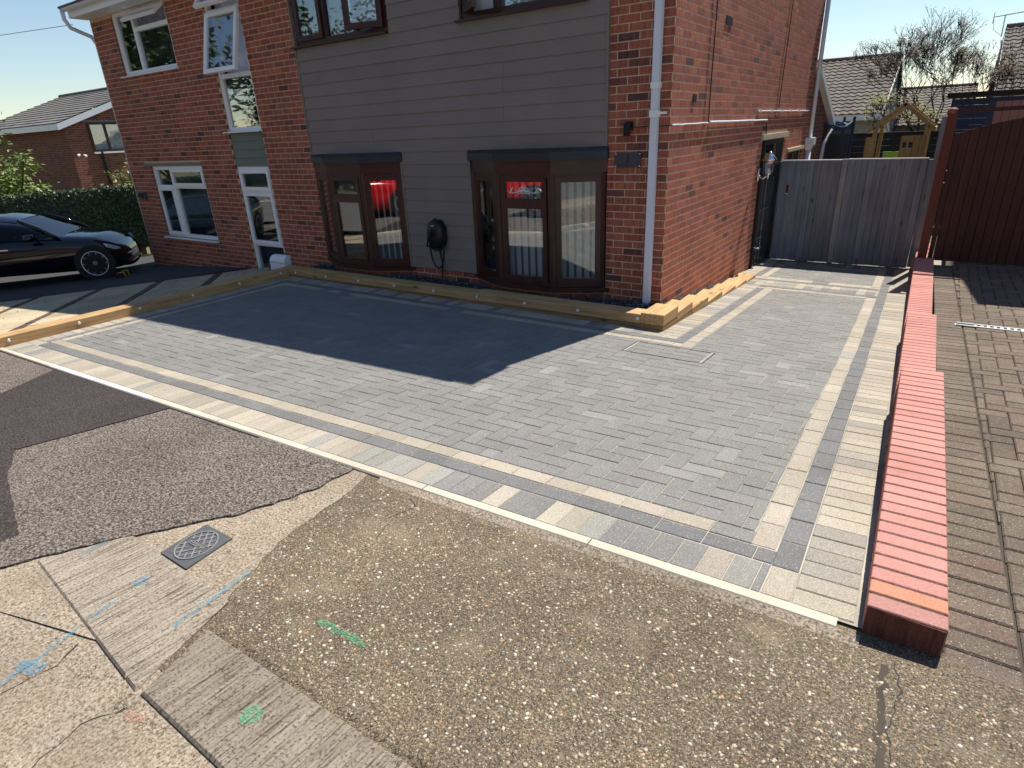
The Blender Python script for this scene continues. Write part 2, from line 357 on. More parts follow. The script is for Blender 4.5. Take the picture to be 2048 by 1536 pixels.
def thing(name, label, cat, loc=(0, 0, 0), group=None, parent=None):
    o = bpy.data.objects.new(name, None); COL.objects.link(o); o.location = loc; o.empty_display_size = 0.2; WL[o.name] = Vector(loc)
    o['label'] = label; o['category'] = cat
    if group: o['group'] = group
    return o
def smoothstep(a, b, x):
    t = min(1, max(0, (x - a) / (b - a))); return t * t * (3 - 2 * t)
def jit(c, a=0.12):
    k = 1 + random.uniform(-a, a); return tuple(max(0.0, x * k * (1 + random.uniform(-a, a) * 0.10)) for x in c)
F_PX = LENS / 36 * 2048
def project(p):
    q = Vector(p) - CAMP; z = -q.dot(CB)
    if z < 0.05: return None
    return (1024 + F_PX * q.dot(CR) / z, 768 - F_PX * q.dot(CU) / z)
def area(Q):
    P = [project(q) for q in Q]
    if any(p is None for p in P): return 0
    cx = sum(p[0] for p in P) / len(P); cy = sum(p[1] for p in P) / len(P)
    if not (0 < cx < 2048 and 0 < cy < 1536): return 0
    return abs(sum(P[i][0] * P[(i + 1) % len(P)][1] - P[(i + 1) % len(P)][0] * P[i][1] for i in range(len(P)))) / 2
def add_pieces(parent, name, stuffname, pieces, mat, dep, ch, nmax=296, palette=None):
    """pieces: (O top centre, U, V, N, lu, lv, tint). The largest on show become objects of their own, the rest one part."""
    sc = []
    for p in pieces:
        O, U, V, Nn, lu, lv, t = p
        O = Vector(O); U = Vector(U) * (lu / 2); V = Vector(V) * (lv / 2)
        sc.append(area([O - U - V, O + U - V, O + U + V, O - U + V]))
    order = sorted(range(len(pieces)), key=lambda i: -sc[i]); own = set(i for i in order[:nmax] if sc[i] > 0)
    cache = {}; rest = MB()
    for i, (O, U, V, Nn, lu, lv, t) in enumerate(pieces):
        U = Vector(U); V = Vector(V); Nn = Vector(Nn)
        if i in own:
            tq = tuple(round(x / 0.004) * 0.004 for x in t); key = (round(lu, 3), round(lv, 3), tq)
            if key not in cache:
                mb = MB(); mb.chip((0, 0, 0), (1, 0, 0), (0, 1, 0), (0, 0, 1), lu, lv, dep, ch, tq); cache[key] = mb.mesh(name, mat)
            O = Vector(O); mw = Matrix(((U.x, V.x, Nn.x, O.x), (U.y, V.y, Nn.y, O.y), (U.z, V.z, Nn.z, O.z), (0, 0, 0, 1)))
            link(name, cache[key], parent, mw)
        else: rest.chip(O, U, V, Nn, lu, lv, dep, ch, t)
    if rest.f: rest.build(stuffname, mat, parent, kind='stuff')

# ------------------------------------------------------------------ levels
def h(x, y):
    """block-paved drive: falls to the house and to the left"""
    x = max(-5.6, min(2.6, x))
    if y > 0:
        b = h(x, 0.0); return b + (-0.48 - b) * min(y, 9) / 4.95
    v = max(y, -5.66) + 4.22
    return 0.107 + 0.039 * x + (-0.067 - 0.012 * x) * v + 0.001 * v * v
def hp(x, y):
    """public footway in front"""
    y = min(y, -4.2)
    if x < -5.6: return h(-5.6, y) - 0.016 - 0.045 * (-5.6 - max(x, -30))
    return h(x, y) - 0.016
def hN(x, y): return 0.19 - 0.047 * (max(-5.6, min(y, 12)) + 4.2) + 0.02 * (min(x, 8) - 2.5)
def hL(x, y): return -0.16 - 0.065 * min(8, max(0, -5.65 - x))
def terr(x, y):
    if y < -4.2:
        a = hp(max(-30, min(x, 2.6)), y)
        return a if x < 2.6 else min(a, a)
    if x < -5.6: return hL(x, y)
    if x > 2.45: return hN(x, y) if y < 12 else hN(x, 12)
    return h(x, y)
def fr(x, y, fn, e=0.01):
    """local frame of a sloping surface"""
    U = Vector((1, 0, (fn(x + e, y) - fn(x - e, y)) / (2 * e))).normalized()
    V = Vector((0, 1, (fn(x, y + e) - fn(x, y - e)) / (2 * e)))
    Nn = U.cross(V).normalized(); return U, Nn.cross(U).normalized(), Nn
def sheet(name, poly_or_rect, fn, mat, dz=0.0, nx=12, ny=12, skirt=0.0, parent=None, **tags):
    x0, x1, y0, y1 = poly_or_rect; mb = MB()
    P = [[(x0 + (x1 - x0) * i / nx, y0 + (y1 - y0) * j / ny) for i in range(nx + 1)] for j in range(ny + 1)]
    V = [(x, y, fn(x, y) + dz) for row in P for x, y in row]; mb.pts(V)
    for j in range(ny):
        for i in range(nx):
            a = j * (nx + 1) + i; mb.f.append((a, a + 1, a + nx + 2, a + nx + 1)); mb.c.append(WHITE)
    return mb.build(name, mat, parent, **tags)
def polysheet(name, left, right, fn, mat, dz, parent=None, thick=0.0, **tags):
    """strip between two polylines with the same number of points (xy), laid on fn, subdivided across"""
    mb = MB(); K = 6; n = len(left)
    for a, b in zip(left, right):
        for k in range(K + 1):
            t = k / K; x = a[0] + (b[0] - a[0]) * t; y = a[1] + (b[1] - a[1]) * t; mb.pts([(x, y, fn(x, y) + dz)])
    for i in range(n - 1):
        for k in range(K):
            q = i * (K + 1) + k; mb.f.append((q, q + 1, q + K + 2, q + K + 1)); mb.c.append(WHITE)
    if thick:
        edge = [(*a, 0) for a in left] + [(*b, 0) for b in reversed(right)]
        for (ax, ay, _), (bx, by, _) in zip(edge, edge[1:] + edge[:1]):
            mb.face([(ax, ay, fn(ax, ay) + dz), (ax, ay, fn(ax, ay) + dz - thick), (bx, by, fn(bx, by) + dz - thick), (bx, by, fn(bx, by) + dz)])
    return mb.build(name, mat, parent, **tags)
def rough_line(P, amp=0.006, step=0.035):
    out = []
    for (a, b) in zip(P, P[1:]):
        L = math.hypot(b[0] - a[0], b[1] - a[1]); n = max(1, int(L / step)); nx, ny = -(b[1] - a[1]) / L, (b[0] - a[0]) / L
        for k in range(n):
            j = random.uniform(-amp, amp) if (k or out) else 0; t = k / n
            out.append((a[0] + (b[0] - a[0]) * t + nx * j, a[1] + (b[1] - a[1]) * t + ny * j))
    out.append(P[-1]); return out
def resample(P, n):
    D = [0]
    for a, b in zip(P, P[1:]): D.append(D[-1] + math.hypot(b[0] - a[0], b[1] - a[1]))
    out = []
    for k in range(n):
        d = D[-1] * k / (n - 1); i = 0
        while i < len(D) - 2 and D[i + 1] < d: i += 1
        t = (d - D[i]) / max(1e-9, D[i + 1] - D[i]); out.append((P[i][0] + (P[i + 1][0] - P[i][0]) * t, P[i][1] + (P[i + 1][1] - P[i][1]) * t))
    return out

# ------------------------------------------------------------------ ground to the horizon
def build_ground():
    xs = [-900, -300, -120, -60, -40, -30, -24, -18] + [-14 + 0.7 * i for i in range(35)] + [14, 20, 30, 60, 120, 300, 900]
    ys = [-900, -300, -120, -60, -30, -20, -14, -11] + [-9 + 0.7 * i for i in range(32)] + [16, 20, 26, 35, 60, 120, 300, 900]
    mb = MB(); nx = len(xs)
    for y in ys:
        for x in xs: mb.pts([(x, y, min(terr(x + dx, y + dy) for dx in (-.4, 0, .4) for dy in (-.4, 0, .4)) - 0.13)])
    for j in range(len(ys) - 1):
        for i in range(nx - 1):
            a = j * nx + i; mb.f.append((a, a + 1, a + nx + 1, a + nx)); mb.c.append(WHITE)
    mb.build('ground', M_earth, kind='structure')
build_ground()

# ------------------------------------------------------------------ the block-paved drive
XL, YB, YF = -5.47, -0.65, -4.19          # left sleepers, rear sleepers, front border
XS = 0.29                                  # face of the stepped side sleepers
def xr(y): return 1.897 - 0.0235 * (y + 3.7)   # inner edge of the right-hand light band
drive = sheet('driveway', (XL - 0.1, 2.42, -4.2, YB + 0.1), h, M_sandbed, -0.0042, 60, 40, kind='structure')
sheet('passage_bed', (-0.05, 2.5, YB + 0.1, 6.5), h, M_sandbed, -0.0042, 20, 40, parent=drive)
CHAR = (0.186, 0.178, 0.168); CHARD = (0.150, 0.146, 0.143); SILV = (0.335, 0.292, 0.232)
PV = []
def pave(x0, x1, y0, y1, t, gap=0.0036, dz=None):
    if x1 - x0 < 0.02 or y1 - y0 < 0.02: return
    x = (x0 + x1) / 2; y = (y0 + y1) / 2; U, V, Nn = fr(x, y, h)
    z = h(x, y) + (random.uniform(-0.0012, 0.0012) if dz is None else dz)
    PV.append(((x, y, z), U, V, Nn, x1 - x0 - gap, y1 - y0 - gap, t))
def skew(x, y, lu, lv, t, gap=0.0045):
    """block of the right-hand border, which runs slightly out of square"""
    U, V, Nn = fr(x, y, h); V = (V + U * -0.0235).normalized(); U = V.cross(Nn).normalized()
    PV.append(((x, y, h(x, y) + random.uniform(-0.0012, 0.0012)), U, V, Nn, lu - gap, lv - gap, t))
def c_field():
    r = random.random(); return jit(CHAR if r > 0.03 else (0.225, 0.215, 0.20), 0.06)
def c_dark(): return jit(CHARD, 0.09)
def c_light(): return jit(SILV, 0.11)
def c_mix(p=0.55):
    r = random.random(); return jit(SILV, 0.16) if r < p else jit((0.265, 0.25, 0.225), 0.14) if r < p + 0.25 else jit(CHAR, 0.12)
P1 = 0.1015
def herring(inside, x0, x1, y0, y1, off=(0, 0)):
    """90 degree herringbone clipped to inside(y) -> (xmin, xmax)"""
    nx = int((x1 - x0) / P1) + 2; ny = int((y1 - y0) / P1) + 2
    for j in range(-1, ny):
        for i in range(-1, nx):
            m = (i - j) % 4
            if m == 0: a = (i, j, 2, 1)
            elif m == 3: a = (i, j, 1, 2)
            else: continue
            bx0 = x0 + off[0] + a[0] * P1; by0 = y0 + off[1] + a[1] * P1; bx1 = bx0 + a[2] * P1; by1 = by0 + a[3] * P1
            by0 = max(by0, y0); by1 = min(by1, y1)
            if by1 - by0 < 0.02: continue
            lo, hi = inside((by0 + by1) / 2); bx0 = max(bx0, lo); bx1 = min(bx1, hi)
            if bx1 - bx0 < 0.02: continue
            pave(bx0, bx1, by0, by1, c_field())
FY = YF + 0.2 + 0.1 + 0.1 + 0.012      # inner edge of the front border
BY = YB - 0.4 - 0.01
LX = XL + 0.4 + 0.01
herring(lambda y: (LX, xr(y) - 0.002), LX, 2.0, FY, BY)
herring(lambda y: (XS + 0.41, xr(y) - 0.002), LX, 2.0, BY, 2.17, (0, 0))
herring(lambda y: (0.42, xr(y) - 0.0), 0.42, 2.0, 3.09, 4.36)
# the strip between the rear light band and the corner, in front of the side border
# front border
n = int((xr(YF) - XL) / 0.102) + 4; x = XL
while x < xr(YF) + 0.1:
    xe = min(x + 0.102, xr(YF) + 0.1); f = smoothstep(-0.9, 1.1, x)
    pave(x, xe, YF, YF + 0.2, c_mix(0.92 - 0.72 * f)); x += 0.102
x = XL + 0.3
while x < xr(YF) + 0.1:
    xe = min(x + 0.203, xr(YF) + 0.1); pave(x, xe, YF + 0.204, YF + 0.304, c_dark()); x += 0.203
x = XL + 0.3
while x < xr(YF):
    xe = min(x + 0.203, xr(YF) - 0.0); pave(x, xe, YF + 0.308, YF + 0.408, c_light() if x < 1.55 else c_field()); x += 0.203
# left border
y = YF + 0.2
while y < BY + 0.4:
    ye = min(y + 0.102, YB); pave(XL, XL + 0.198, y, ye, c_mix(0.8)); y += 0.102
y = YF + 0.308
while y < YB - 0.21:
    pave(XL + 0.202, XL + 0.302, y, min(y + 0.203, YB - 0.202), c_dark()); y += 0.203
y = YF + 0.41
while y < YB - 0.31:
    pave(XL + 0.306, XL + 0.406, y, min(y + 0.203, YB - 0.306), c_light()); y += 0.203
# rear border
x = XL + 0.2
while x < XS + 0.1:
    pave(x, min(x + 0.102, XS + 0.1), YB - 0.2, YB, c_mix(0.6)); x += 0.102
x = XL + 0.204
while x < XS + 0.3:
    pave(x, min(x + 0.203, XS + 0.3), YB - 0.302, YB - 0.202, c_dark()); x += 0.203
x = XL + 0.31
while x < XS + 0.41:
    pave(x, min(x + 0.203, XS + 0.41), YB - 0.406, YB - 0.306, c_light() if random.random() < 0.85 else c_field()); x += 0.203
# side border along the stepped sleepers and on to the gate
y = YB - 0.2
while y < 4.9:
    x0 = XS + 0.1 if y < YB else XS if y < 2.75 else 0.02
    if not (2.16 < y < 3.08): pave(x0, XS + 0.2 if y < 3 else 0.22, y, min(y + 0.102, 4.9), c_mix(0.85)); 
    y += 0.102
y = YB - 0.302
while y < 2.16:
    pave(XS + 0.204, XS + 0.304, y, min(y + 0.203, 2.16), c_dark()); y += 0.203
y = YB - 0.406
while y < 2.10:
    pave(XS + 0.308, XS + 0.408, y, min(y + 0.203, 2.16), c_light()); y += 0.203
# cross bands in the passage
def crossband(y0, y1, pitch, cf, x0, x1):
    x = x0
    while x < x1 - 0.02: pave(x, min(x + pitch, x1), y0, y1, cf()); x += pitch
crossband(2.172, 2.272, 0.203, c_light, XS + 0.308, xr(2.2) + 0.0)
crossband(2.276, 2.376, 0.203, c_dark, XS + 0.2, xr(2.3) + 0.1)
crossband(2.38, 2.58, 0.102, lambda: c_mix(0.35), XS, xr(2.5) + 0.1)
crossband(2.584, 2.784, 0.102, lambda: c_mix(0.75), XS, xr(2.7) + 0.1)
crossband(2.788, 2.884, 0.203, c_dark, 0.02, xr(2.8) + 0.1)
crossband(2.89, 3.086, 0.203, lambda: c_light() if random.random() < .8 else c_field(), 0.22, xr(3))
crossband(4.364, 4.464, 0.203, c_light, 0.3, xr(4.4)); crossband(4.468, 4.568, 0.203, c_dark, 0.22, xr(4.5) + 0.1)
crossband(4.572, 4.772, 0.102, lambda: c_mix(0.5), 0.22, xr(4.6) + 0.1); crossband(4.776, 5.1, 0.203, c_dark, 0.02, 2.0)
y = 3.09
while y < 4.36:
    pave(0.222, 0.32, y, min(y + 0.203, 4.36), c_dark()); pave(0.322, 0.42, y, min(y + 0.203, 4.36), c_light()); y += 0.203
# right border (light, dark, soldier course against the pink wall)
y = YF + 0.31
while y < 4.7:
    yy = y + 0.1
    if not (2.17 < yy < 3.0): skew(xr(yy) + 0.05, yy, 0.1, 0.203, c_light() if not (0.0 < (yy + 1.1) < 0.9 and random.random() < 0.5) else c_mix(.5))
    y += 0.203
y = YF + 0.2
while y < 4.9:
    yy = y + 0.1; skew(xr(yy) + 0.152, yy, 0.1, 0.203, c_dark()); y += 0.203
pave(xr(YF) + 0.102, xr(YF) + 0.202, YF, YF + 0.2, c_light())
y = YF
while y < 5.0:
    yy = y + 0.05; skew(xr(yy) + 0.302, yy, 0.198, 0.102, jit(SILV, 0.12) if random.random() < (0.25 if yy < -3.7 else 0.8) else jit((0.27, 0.245, 0.21), 0.10)); y += 0.102
add_pieces(drive, 'paver', 'pavers', PV, M_paver, 0.02, 0.003)
# concrete edging along the front
mbs = []
xs = [XL - 0.02, -5.07, -4.153, -3.237, -2.32, -1.403, -0.487, 0.43, 1.347, 2.262]
for i, (a, b) in enumerate(zip(xs, xs[1:])):
    mb = MB(); t = jit((0.50, 0.44, 0.35), 0.1) if i not in (2, 3) else jit((0.62, 0.6, 0.56), 0.06)
    for k in range(4):
        p = a + (b - a) * k / 4 + (0.0025 if k == 0 else 0); q = a + (b - a) * (k + 1) / 4 - (0.0025 if k == 3 else 0)
        y0, y1 = -4.244, -4.193; c = 0.007
        za, zb = h(p, -4.2) + 0.003, h(q, -4.2) + 0.003
        prof = [(y0, -0.15), (y0, -c), (y0 + c, 0), (y1 - 0.003, 0), (y1, -0.003), (y1, -0.15)]
        mb.loft([[(p, yy, za + zz) for yy, zz in prof], [(q, yy, zb + zz) for yy, zz in prof]], t, cap=True)
    mb.build('edging_kerb', M_kerbc, drive)
# recessed inspection tray near the corner: dark joint round it, sandy ends
def strip(x0, x1, y0, y1, mat, nm):
    q = [(x0, y0), (x1, y0), (x1, y1), (x0, y1)]; mb = MB(); mb.hexa([(x, y, h(x, y) - 0.03) for x, y in q] + [(x, y, h(x, y) + 0.0022) for x, y in q]); mb.build(nm, mat, drive)
for q in ((0.235, 0.925, -1.464, -1.456), (0.235, 0.925, -1.120, -1.112), (0.225, 0.2345, -1.464, -1.112), (0.9255, 0.935, -1.464, -1.112)): strip(*q, M_blackm, 'recessed_tray_joint')
for q in ((0.2355, 0.252, -1.455, -1.1205), (0.905, 0.9245, -1.455, -1.1205)): strip(*q, M_sandbed, 'tray_sand_fill')
# spilled pale jointing sand and mortar along the kerb
mb = MB()
L_ = rough_line([(0.15, -4.246), (2.33, -4.246)], 0.0, 0.05); R_ = [(x, -4.295 - 0.03 * abs(math.sin(x * 3.1)) - 0.02 * abs(math.sin(x * 11 + 1)) - random.uniform(0, 0.012)) for x, y in L_]
spill = polysheet('mortar_haunch', L_, R_, lambda x, y: hp(x, y) + 0.014 - 0.019 * min(1, (-4.246 - y) / 0.055), M_concl, 0.0, parent=drive)

# ------------------------------------------------------------------ footway in front
foot = sheet('concrete_footway', (-0.75, 2.62, -5.55, -4.18), hp, M_agg, 0.0, 26, 14, kind='structure')
sheet('concrete_footway_right', (2.62, 12, -5.55, -4.235), lambda x, y: hp(2.6, y) + 0.03 * (min(x, 5) - 2.6) * 0.3, M_agg, 0.0, 10, 6, parent=foot)
asp = sheet('asphalt_footway', (-14, -0.75, -5.85, -4.24), hp, M_asphalt, 0.0, 40, 10, kind='structure')
A = rough_line([(-0.06, -4.246), (-0.05, -4.50), (-0.16, -4.84), (-0.40, -5.20), (-0.585, -5.47), (-0.65, -5.63), (-0.73, -5.84)], 0.012)
A = resample(A, 60); Lf = [(-0.9, y) for x, y in A]
polysheet('asphalt_edge', Lf, A, hp, M_asphalt, 0.013, parent=asp, thick=0.02)
Bc = resample(rough_line([(0.055, -4.246), (0.11, -4.42), (0.20, -4.90), (0.36, -5.22), (0.40, -5.30), (0.42, -5.54)], 0.008), 60)
polysheet('pale_concrete_strip', [(x - 0.05, y) for x, y in A], Bc, hp, M_concl, 0.0025, parent=foot)
dl = resample(rough_line([(-4.02, -4.246), (-3.66, -4.80), (-3.3, -5.4)], 0.004), 30); dr = resample(rough_line([(-1.99, -4.246), (-2.09, -4.75), (-2.2, -5.2), (-2.24, -5.4)], 0.004), 30)
polysheet('asphalt_patch', dl, dr, hp, M_asphnew, 0.006, parent=asp)
dl = resample(rough_line([(-2.2, -5.10), (-1.75, -5.28), (-1.25, -5.40), (-0.85, -5.50)], 0.005), 30); dr = resample(rough_line([(-2.35, -5.32), (-1.85, -5.46), (-1.3, -5.58), (-0.85, -5.64)], 0.005), 30)
polysheet('trench_patch', dl, dr, hp, M_asphnew, 0.0065, parent=asp)
road = sheet('road', (-60, 40, -13.2, -5.62), lambda x, y: hp(max(-30, min(x, 2.6)), -5.66) - 0.012 + (0.0 if y > -5.7 else 0.0), M_road, 0.0, 60, 8, kind='structure')
sheet('road_gutter_concrete', (-3.0, 6.0, -6.9, -5.50), lambda x, y: hp(min(x, 2.6), max(y, -5.66)) - 0.001, M_concl, 0.0, 18, 6, parent=road)
sheet('opposite_footway', (-60, 40, -15.2, -13.2), lambda x, y: hp(max(-30, min(x, 2.6)), -5.66) + 0.1, M_road, 0.0, 40, 2, parent=road)
mb = MB(); mb.xf = None
for i in range(60):
    a = -30 + i * 0.915; z = hp(max(-30, min(a, 2.6)), -5.66); mb.box(a, a + 0.905, -13.3, -13.18, z - 0.1, z + 0.1, jit((0.4, 0.37, 0.33), 0.1))
mb.build('opposite_kerb', M_kerbc, road)
# kerb slabs (brushed concrete)
def kslab(x0, x1, y0, y1, t, sk0=0.0, sk1=0.0, dz=0.009, poly=None):
    mb = MB(); z = lambda x, y: hp(x, y) + dz; c = 0.008
    P = [(x0 + sk0, y0), (x1 + sk1, y0), (x1, y1), (x0, y1)]
    I = [(x0 + sk0 + c, y0 + c), (x1 + sk1 - c, y0 + c), (x1 - c, y1 - c), (x0 + c, y1 - c)]
    if poly:
        P = poly; mx = sum(p[0] for p in P) / 4; my = sum(p[1] for p in P) / 4; I = [(x + math.copysign(c, mx - x), y + math.copysign(c, my - y)) for x, y in P]
    i = mb.pts([(x, y, z(x, y)) for x, y in I] + [(x, y, z(x, y) - c) for x, y in P] + [(x, y, z(x, y) - 0.1) for x, y in P])
    mb.f.append((i, i + 1, i + 2, i + 3)); mb.c.append(t)
    for r in (0, 4):
        for k in range(4): k2 = (k + 1) % 4; mb.f.append((i + r + 4 + k, i + r + 4 + k2, i + r + k2, i + r + k)); mb.c.append(t)
    mb.build('kerb_slab', M_brushed, foot)
kslab(0, 0, 0, 0, (1.12, 1.1, 1.06), dz=0.010, poly=[(-0.577, -5.525), (0.455, -5.628), (0.335, -5.235), (-0.437, -5.205)])
kslab(0, 0, 0, 0, (1.06, 1.04, 1.0), dz=0.007, poly=[(0.462, -5.629), (0.535, -5.636), (0.385, -5.237), (0.342, -5.236)])
kslab(0, 0, 0, 0, (0.86, 0.84, 0.8), dz=0.009, poly=[(0.565, -5.632), (1.45, -5.652), (1.39, -5.368), (0.468, -5.365)])
kslab(1.40, 2.32, -5.653, -5.368, (0.9, 0.87, 0.83), 0.06, 0.0, 0.009)
# dark open joint and moss behind the narrower kerb
mb = MB()
for k in range(700):
    x = random.uniform(0.46, 2.3); y = -5.354 + random.gauss(0, 0.006); s = random.uniform(0.002, 0.006); z = hp(x, y)
    mb.obox((x, y, z - 0.002), (random.uniform(-1, 1), random.uniform(-1, 1), 0), (0.3, 0.8, 0.1), (0, 0, 1), s, s, s * 0.7, jit(random.choice([(0.05, 0.04, 0.03), (0.11, 0.085, 0.05), (0.16, 0.12, 0.08)]), 0.2))
mb.build('joint_debris', M_stone, foot, kind='stuff')
# exposed stones standing proud in the concrete
def stones(name, rect, n, fn, smin, smax, pal, parent, flat=0.45, sink=0.35, reject=None, kind='stuff'):
    mb = MB(); ico = []
    t = (1 + 5 ** .5) / 2
    base = [Vector(p).normalized() for p in ((-1, t, 0), (1, t, 0), (-1, -t, 0), (1, -t, 0), (0, -1, t), (0, 1, t), (0, -1, -t), (0, 1, -t), (t, 0, -1), (t, 0, 1), (-t, 0, -1), (-t, 0, 1))]
    FI = ((0, 11, 5), (0, 5, 1), (0, 1, 7), (0, 7, 10), (0, 10, 11), (1, 5, 9), (5, 11, 4), (11, 10, 2), (10, 7, 6), (7, 1, 8), (3, 9, 4), (3, 4, 2), (3, 2, 6), (3, 6, 8), (3, 8, 9), (4, 9, 5), (2, 4, 11), (6, 2, 10), (8, 6, 7), (9, 8, 1))
    x0, x1, y0, y1 = rect
    for _ in range(n):
        x = random.uniform(x0, x1); y = random.uniform(y0, y1)
        if reject and reject(x, y): continue
        s = smin + (smax - smin) * random.random() ** 3; a = random.uniform(0, 6.28); e = random.uniform(0.55, 1.0); ca, sa = math.cos(a), math.sin(a)
        z = fn(x, y) + s * flat * (1 - 2 * sink); i = len(mb.v); c = jit(random.choice(pal), 0.18)
        for b in base:
            k = s * random.uniform(0.78, 1.15); px, py = b.x * k, b.y * k * e
            mb.v.append((x + px * ca - py * sa, y + px * sa + py * ca, z + b.z * k * flat))
        for f in FI: mb.f.append((i + f[0], i + f[1], i + f[2])); mb.c.append(c)
    return mb.build(name, M_stone, parent, True, kind=kind)
def xA(y):
    for (ax, ay), (bx, by) in zip(Bc, Bc[1:]):
        if by <= y <= ay: return ax + (bx - ax) * (y - ay) / (by - ay - 1e-9)
    return 0.4
PALA = [(0.42, 0.33, 0.22), (0.30, 0.22, 0.14), (0.36, 0.29, 0.20), (0.50, 0.43, 0.33), (0.22, 0.16, 0.10), (0.55, 0.50, 0.42), (0.10, 0.09, 0.08), (0.34, 0.21, 0.12), (0.33, 0.25, 0.15), (0.18, 0.145, 0.11), (0.45, 0.37, 0.26), (0.26, 0.20, 0.13), (0.20, 0.16, 0.11), (0.38, 0.30, 0.20)]
inslab = lambda x, y: x < xA(y) or (y < -5.22 and x < 0.48) or (y < -5.34)
stones('aggregate_stones', (0.05, 3.4, -5.36, -4.30), 16000, lambda x, y: hp(min(x, 2.6), y), 0.0022, 0.0092, PALA, foot, 0.5, 0.64, inslab)
stones('road_edge_stones', (-0.9, 2.6, -6.2, -5.66), 2500, lambda x, y: hp(x, -5.66) - 0.002, 0.0025, 0.006, PALA, road, 0.4, 0.66)
# sprayed utility marks
def stroke(P, w, mat, name='paint_mark', dz=0.019):
    P = rough_line(P, 0.004, 0.02); Lp = []; Rp = []
    for k, p in enumerate(P):
        a = P[max(0, k - 1)]; b = P[min(len(P) - 1, k + 1)]; L = math.hypot(b[0] - a[0], b[1] - a[1]) + 1e-9; n = (-(b[1] - a[1]) / L, (b[0] - a[0]) / L)
        ww = w * random.uniform(0.75, 1.1) * (0.6 if k in (0, len(P) - 1) else 1)
        Lp.append((p[0] + n[0] * ww / 2, p[1] + n[1] * ww / 2)); Rp.append((p[0] - n[0] * ww / 2, p[1] - n[1] * ww / 2))
    polysheet(name, Lp, Rp, hp, mat, dz, parent=foot)
def blot(cx, cy, rx, ry, mat, rot=0):
    mb = MB(); n = 26; P = []
    for k in range(n):
        a = 2 * math.pi * k / n; r = random.uniform(0.8, 1.12); x = rx * r * math.cos(a); y = ry * r * math.sin(a)
        X = cx + x * math.cos(rot) - y * math.sin(rot); Y = cy + x * math.sin(rot) + y * math.cos(rot); P.append((X, Y, hp(X, Y) + 0.0125))
    mb.face(P); mb.build('paint_mark', mat, foot)
stroke([(-0.445, -5.41), (-0.468, -5.295)], 0.024, M_pblue, dz=0.0125)
stroke([(0.36, -5.43), (0.296, -5.09)], 0.022, M_pblue, dz=0.0125)
stroke([(0.02, -5.47), (0.045, -5.575)], 0.02, M_pblue, dz=0.012); stroke([(0.048, -5.60), (0.075, -5.68), (0.105, -5.78)], 0.02, M_pblue, dz=0.003); stroke([(0.06, -5.79), (0.17, -5.755)], 0.05, M_pblue, dz=0.004); stroke([(0.105, -5.78), (0.12, -5.86)], 0.025, M_pblue, dz=0.005)
blot(-0.02, -5.357, 0.032, 0.03, M_pblue); blot(0.935, -5.50, 0.036, 0.034, M_pgreen); stroke([(0.765, -5.13), (0.89, -5.13), (1.0, -5.128)], 0.03, M_pgreen, dz=0.004)
stroke([(0.60, -5.69), (0.68, -5.67)], 0.03, M_pred, dz=0.003); blot(-0.75, -5.34, 0.04, 0.015, M_pwhite, 0.9)
# hairline cracks: thin dark slots
mb = MB()
for P in ([(0.14, -5.64), (0.19, -5.72), (0.16, -5.86), (0.2, -6.1)], [(0.60, -5.65), (0.52, -5.78), (0.56, -5.95)], [(0.42, -4.32), (0.50, -4.36), (0.47, -4.5), (0.55, -4.66)], [(2.43, -4.30), (2.45, -4.42), (2.43, -4.60), (2.455, -4.9)]):
    P = rough_line(P, 0.006, 0.03)
    for a, b in zip(P, P[1:]):
        w = random.uniform(0.0006, 0.0022); z = lambda p: hp(p[0], max(p[1], -5.66)) + (0.0012 if p[1] > -5.5 else 0.0004)
        d = Vector((b[0] - a[0], b[1] - a[1])).normalized(); n = Vector((-d.y, d.x)) * w
        mb.face([(a[0] + n.x, a[1] + n.y, z(a)), (b[0] + n.x, b[1] + n.y, z(b)), (b[0] - n.x, b[1] - n.y, z(b)), (a[0] - n.x, a[1] - n.y, z(a))])
mb.build('crack', M_blackm, foot)
P = rough_line([(2.405, -4.33), (2.42, -4.9)], 0.01, 0.03); polysheet('earth_filled_joint', [(x - 0.010, y) for x, y in P], [(x + 0.008, y) for x, y in P], hp, M_oldbed, 0.0015, parent=foot)
# grass and moss tufts along the joints
mb = MB()
for cx, cy, n in ((-0.52, -5.30, 45), (-0.46, -5.22, 40), (-0.68, -5.55, 55), (-0.05, -4.62, 18), (1.45, -5.35, 10), (-0.62, -5.44, 25), (0.55, -5.68, 30)):
    for _ in range(n):
        x = cx + random.gauss(0, 0.022); y = cy + random.gauss(0, 0.02); z = hp(x, y) + 0.004; L = random.uniform(0.012, 0.032); a = random.uniform(0, 6.28)
        dx, dy = math.cos(a) * L * 0.7, math.sin(a) * L * 0.7; w = 0.0018
        mb.face([(x - w, y, z), (x + w, y, z), (x + dx, y + dy, z + L * 0.7)], jit(random.choice([(0.10, 0.14, 0.04), (0.20, 0.19, 0.07), (0.30, 0.24, 0.10)]), 0.2))
mb.build('joint_weeds', M_leaf, foot, kind='stuff')
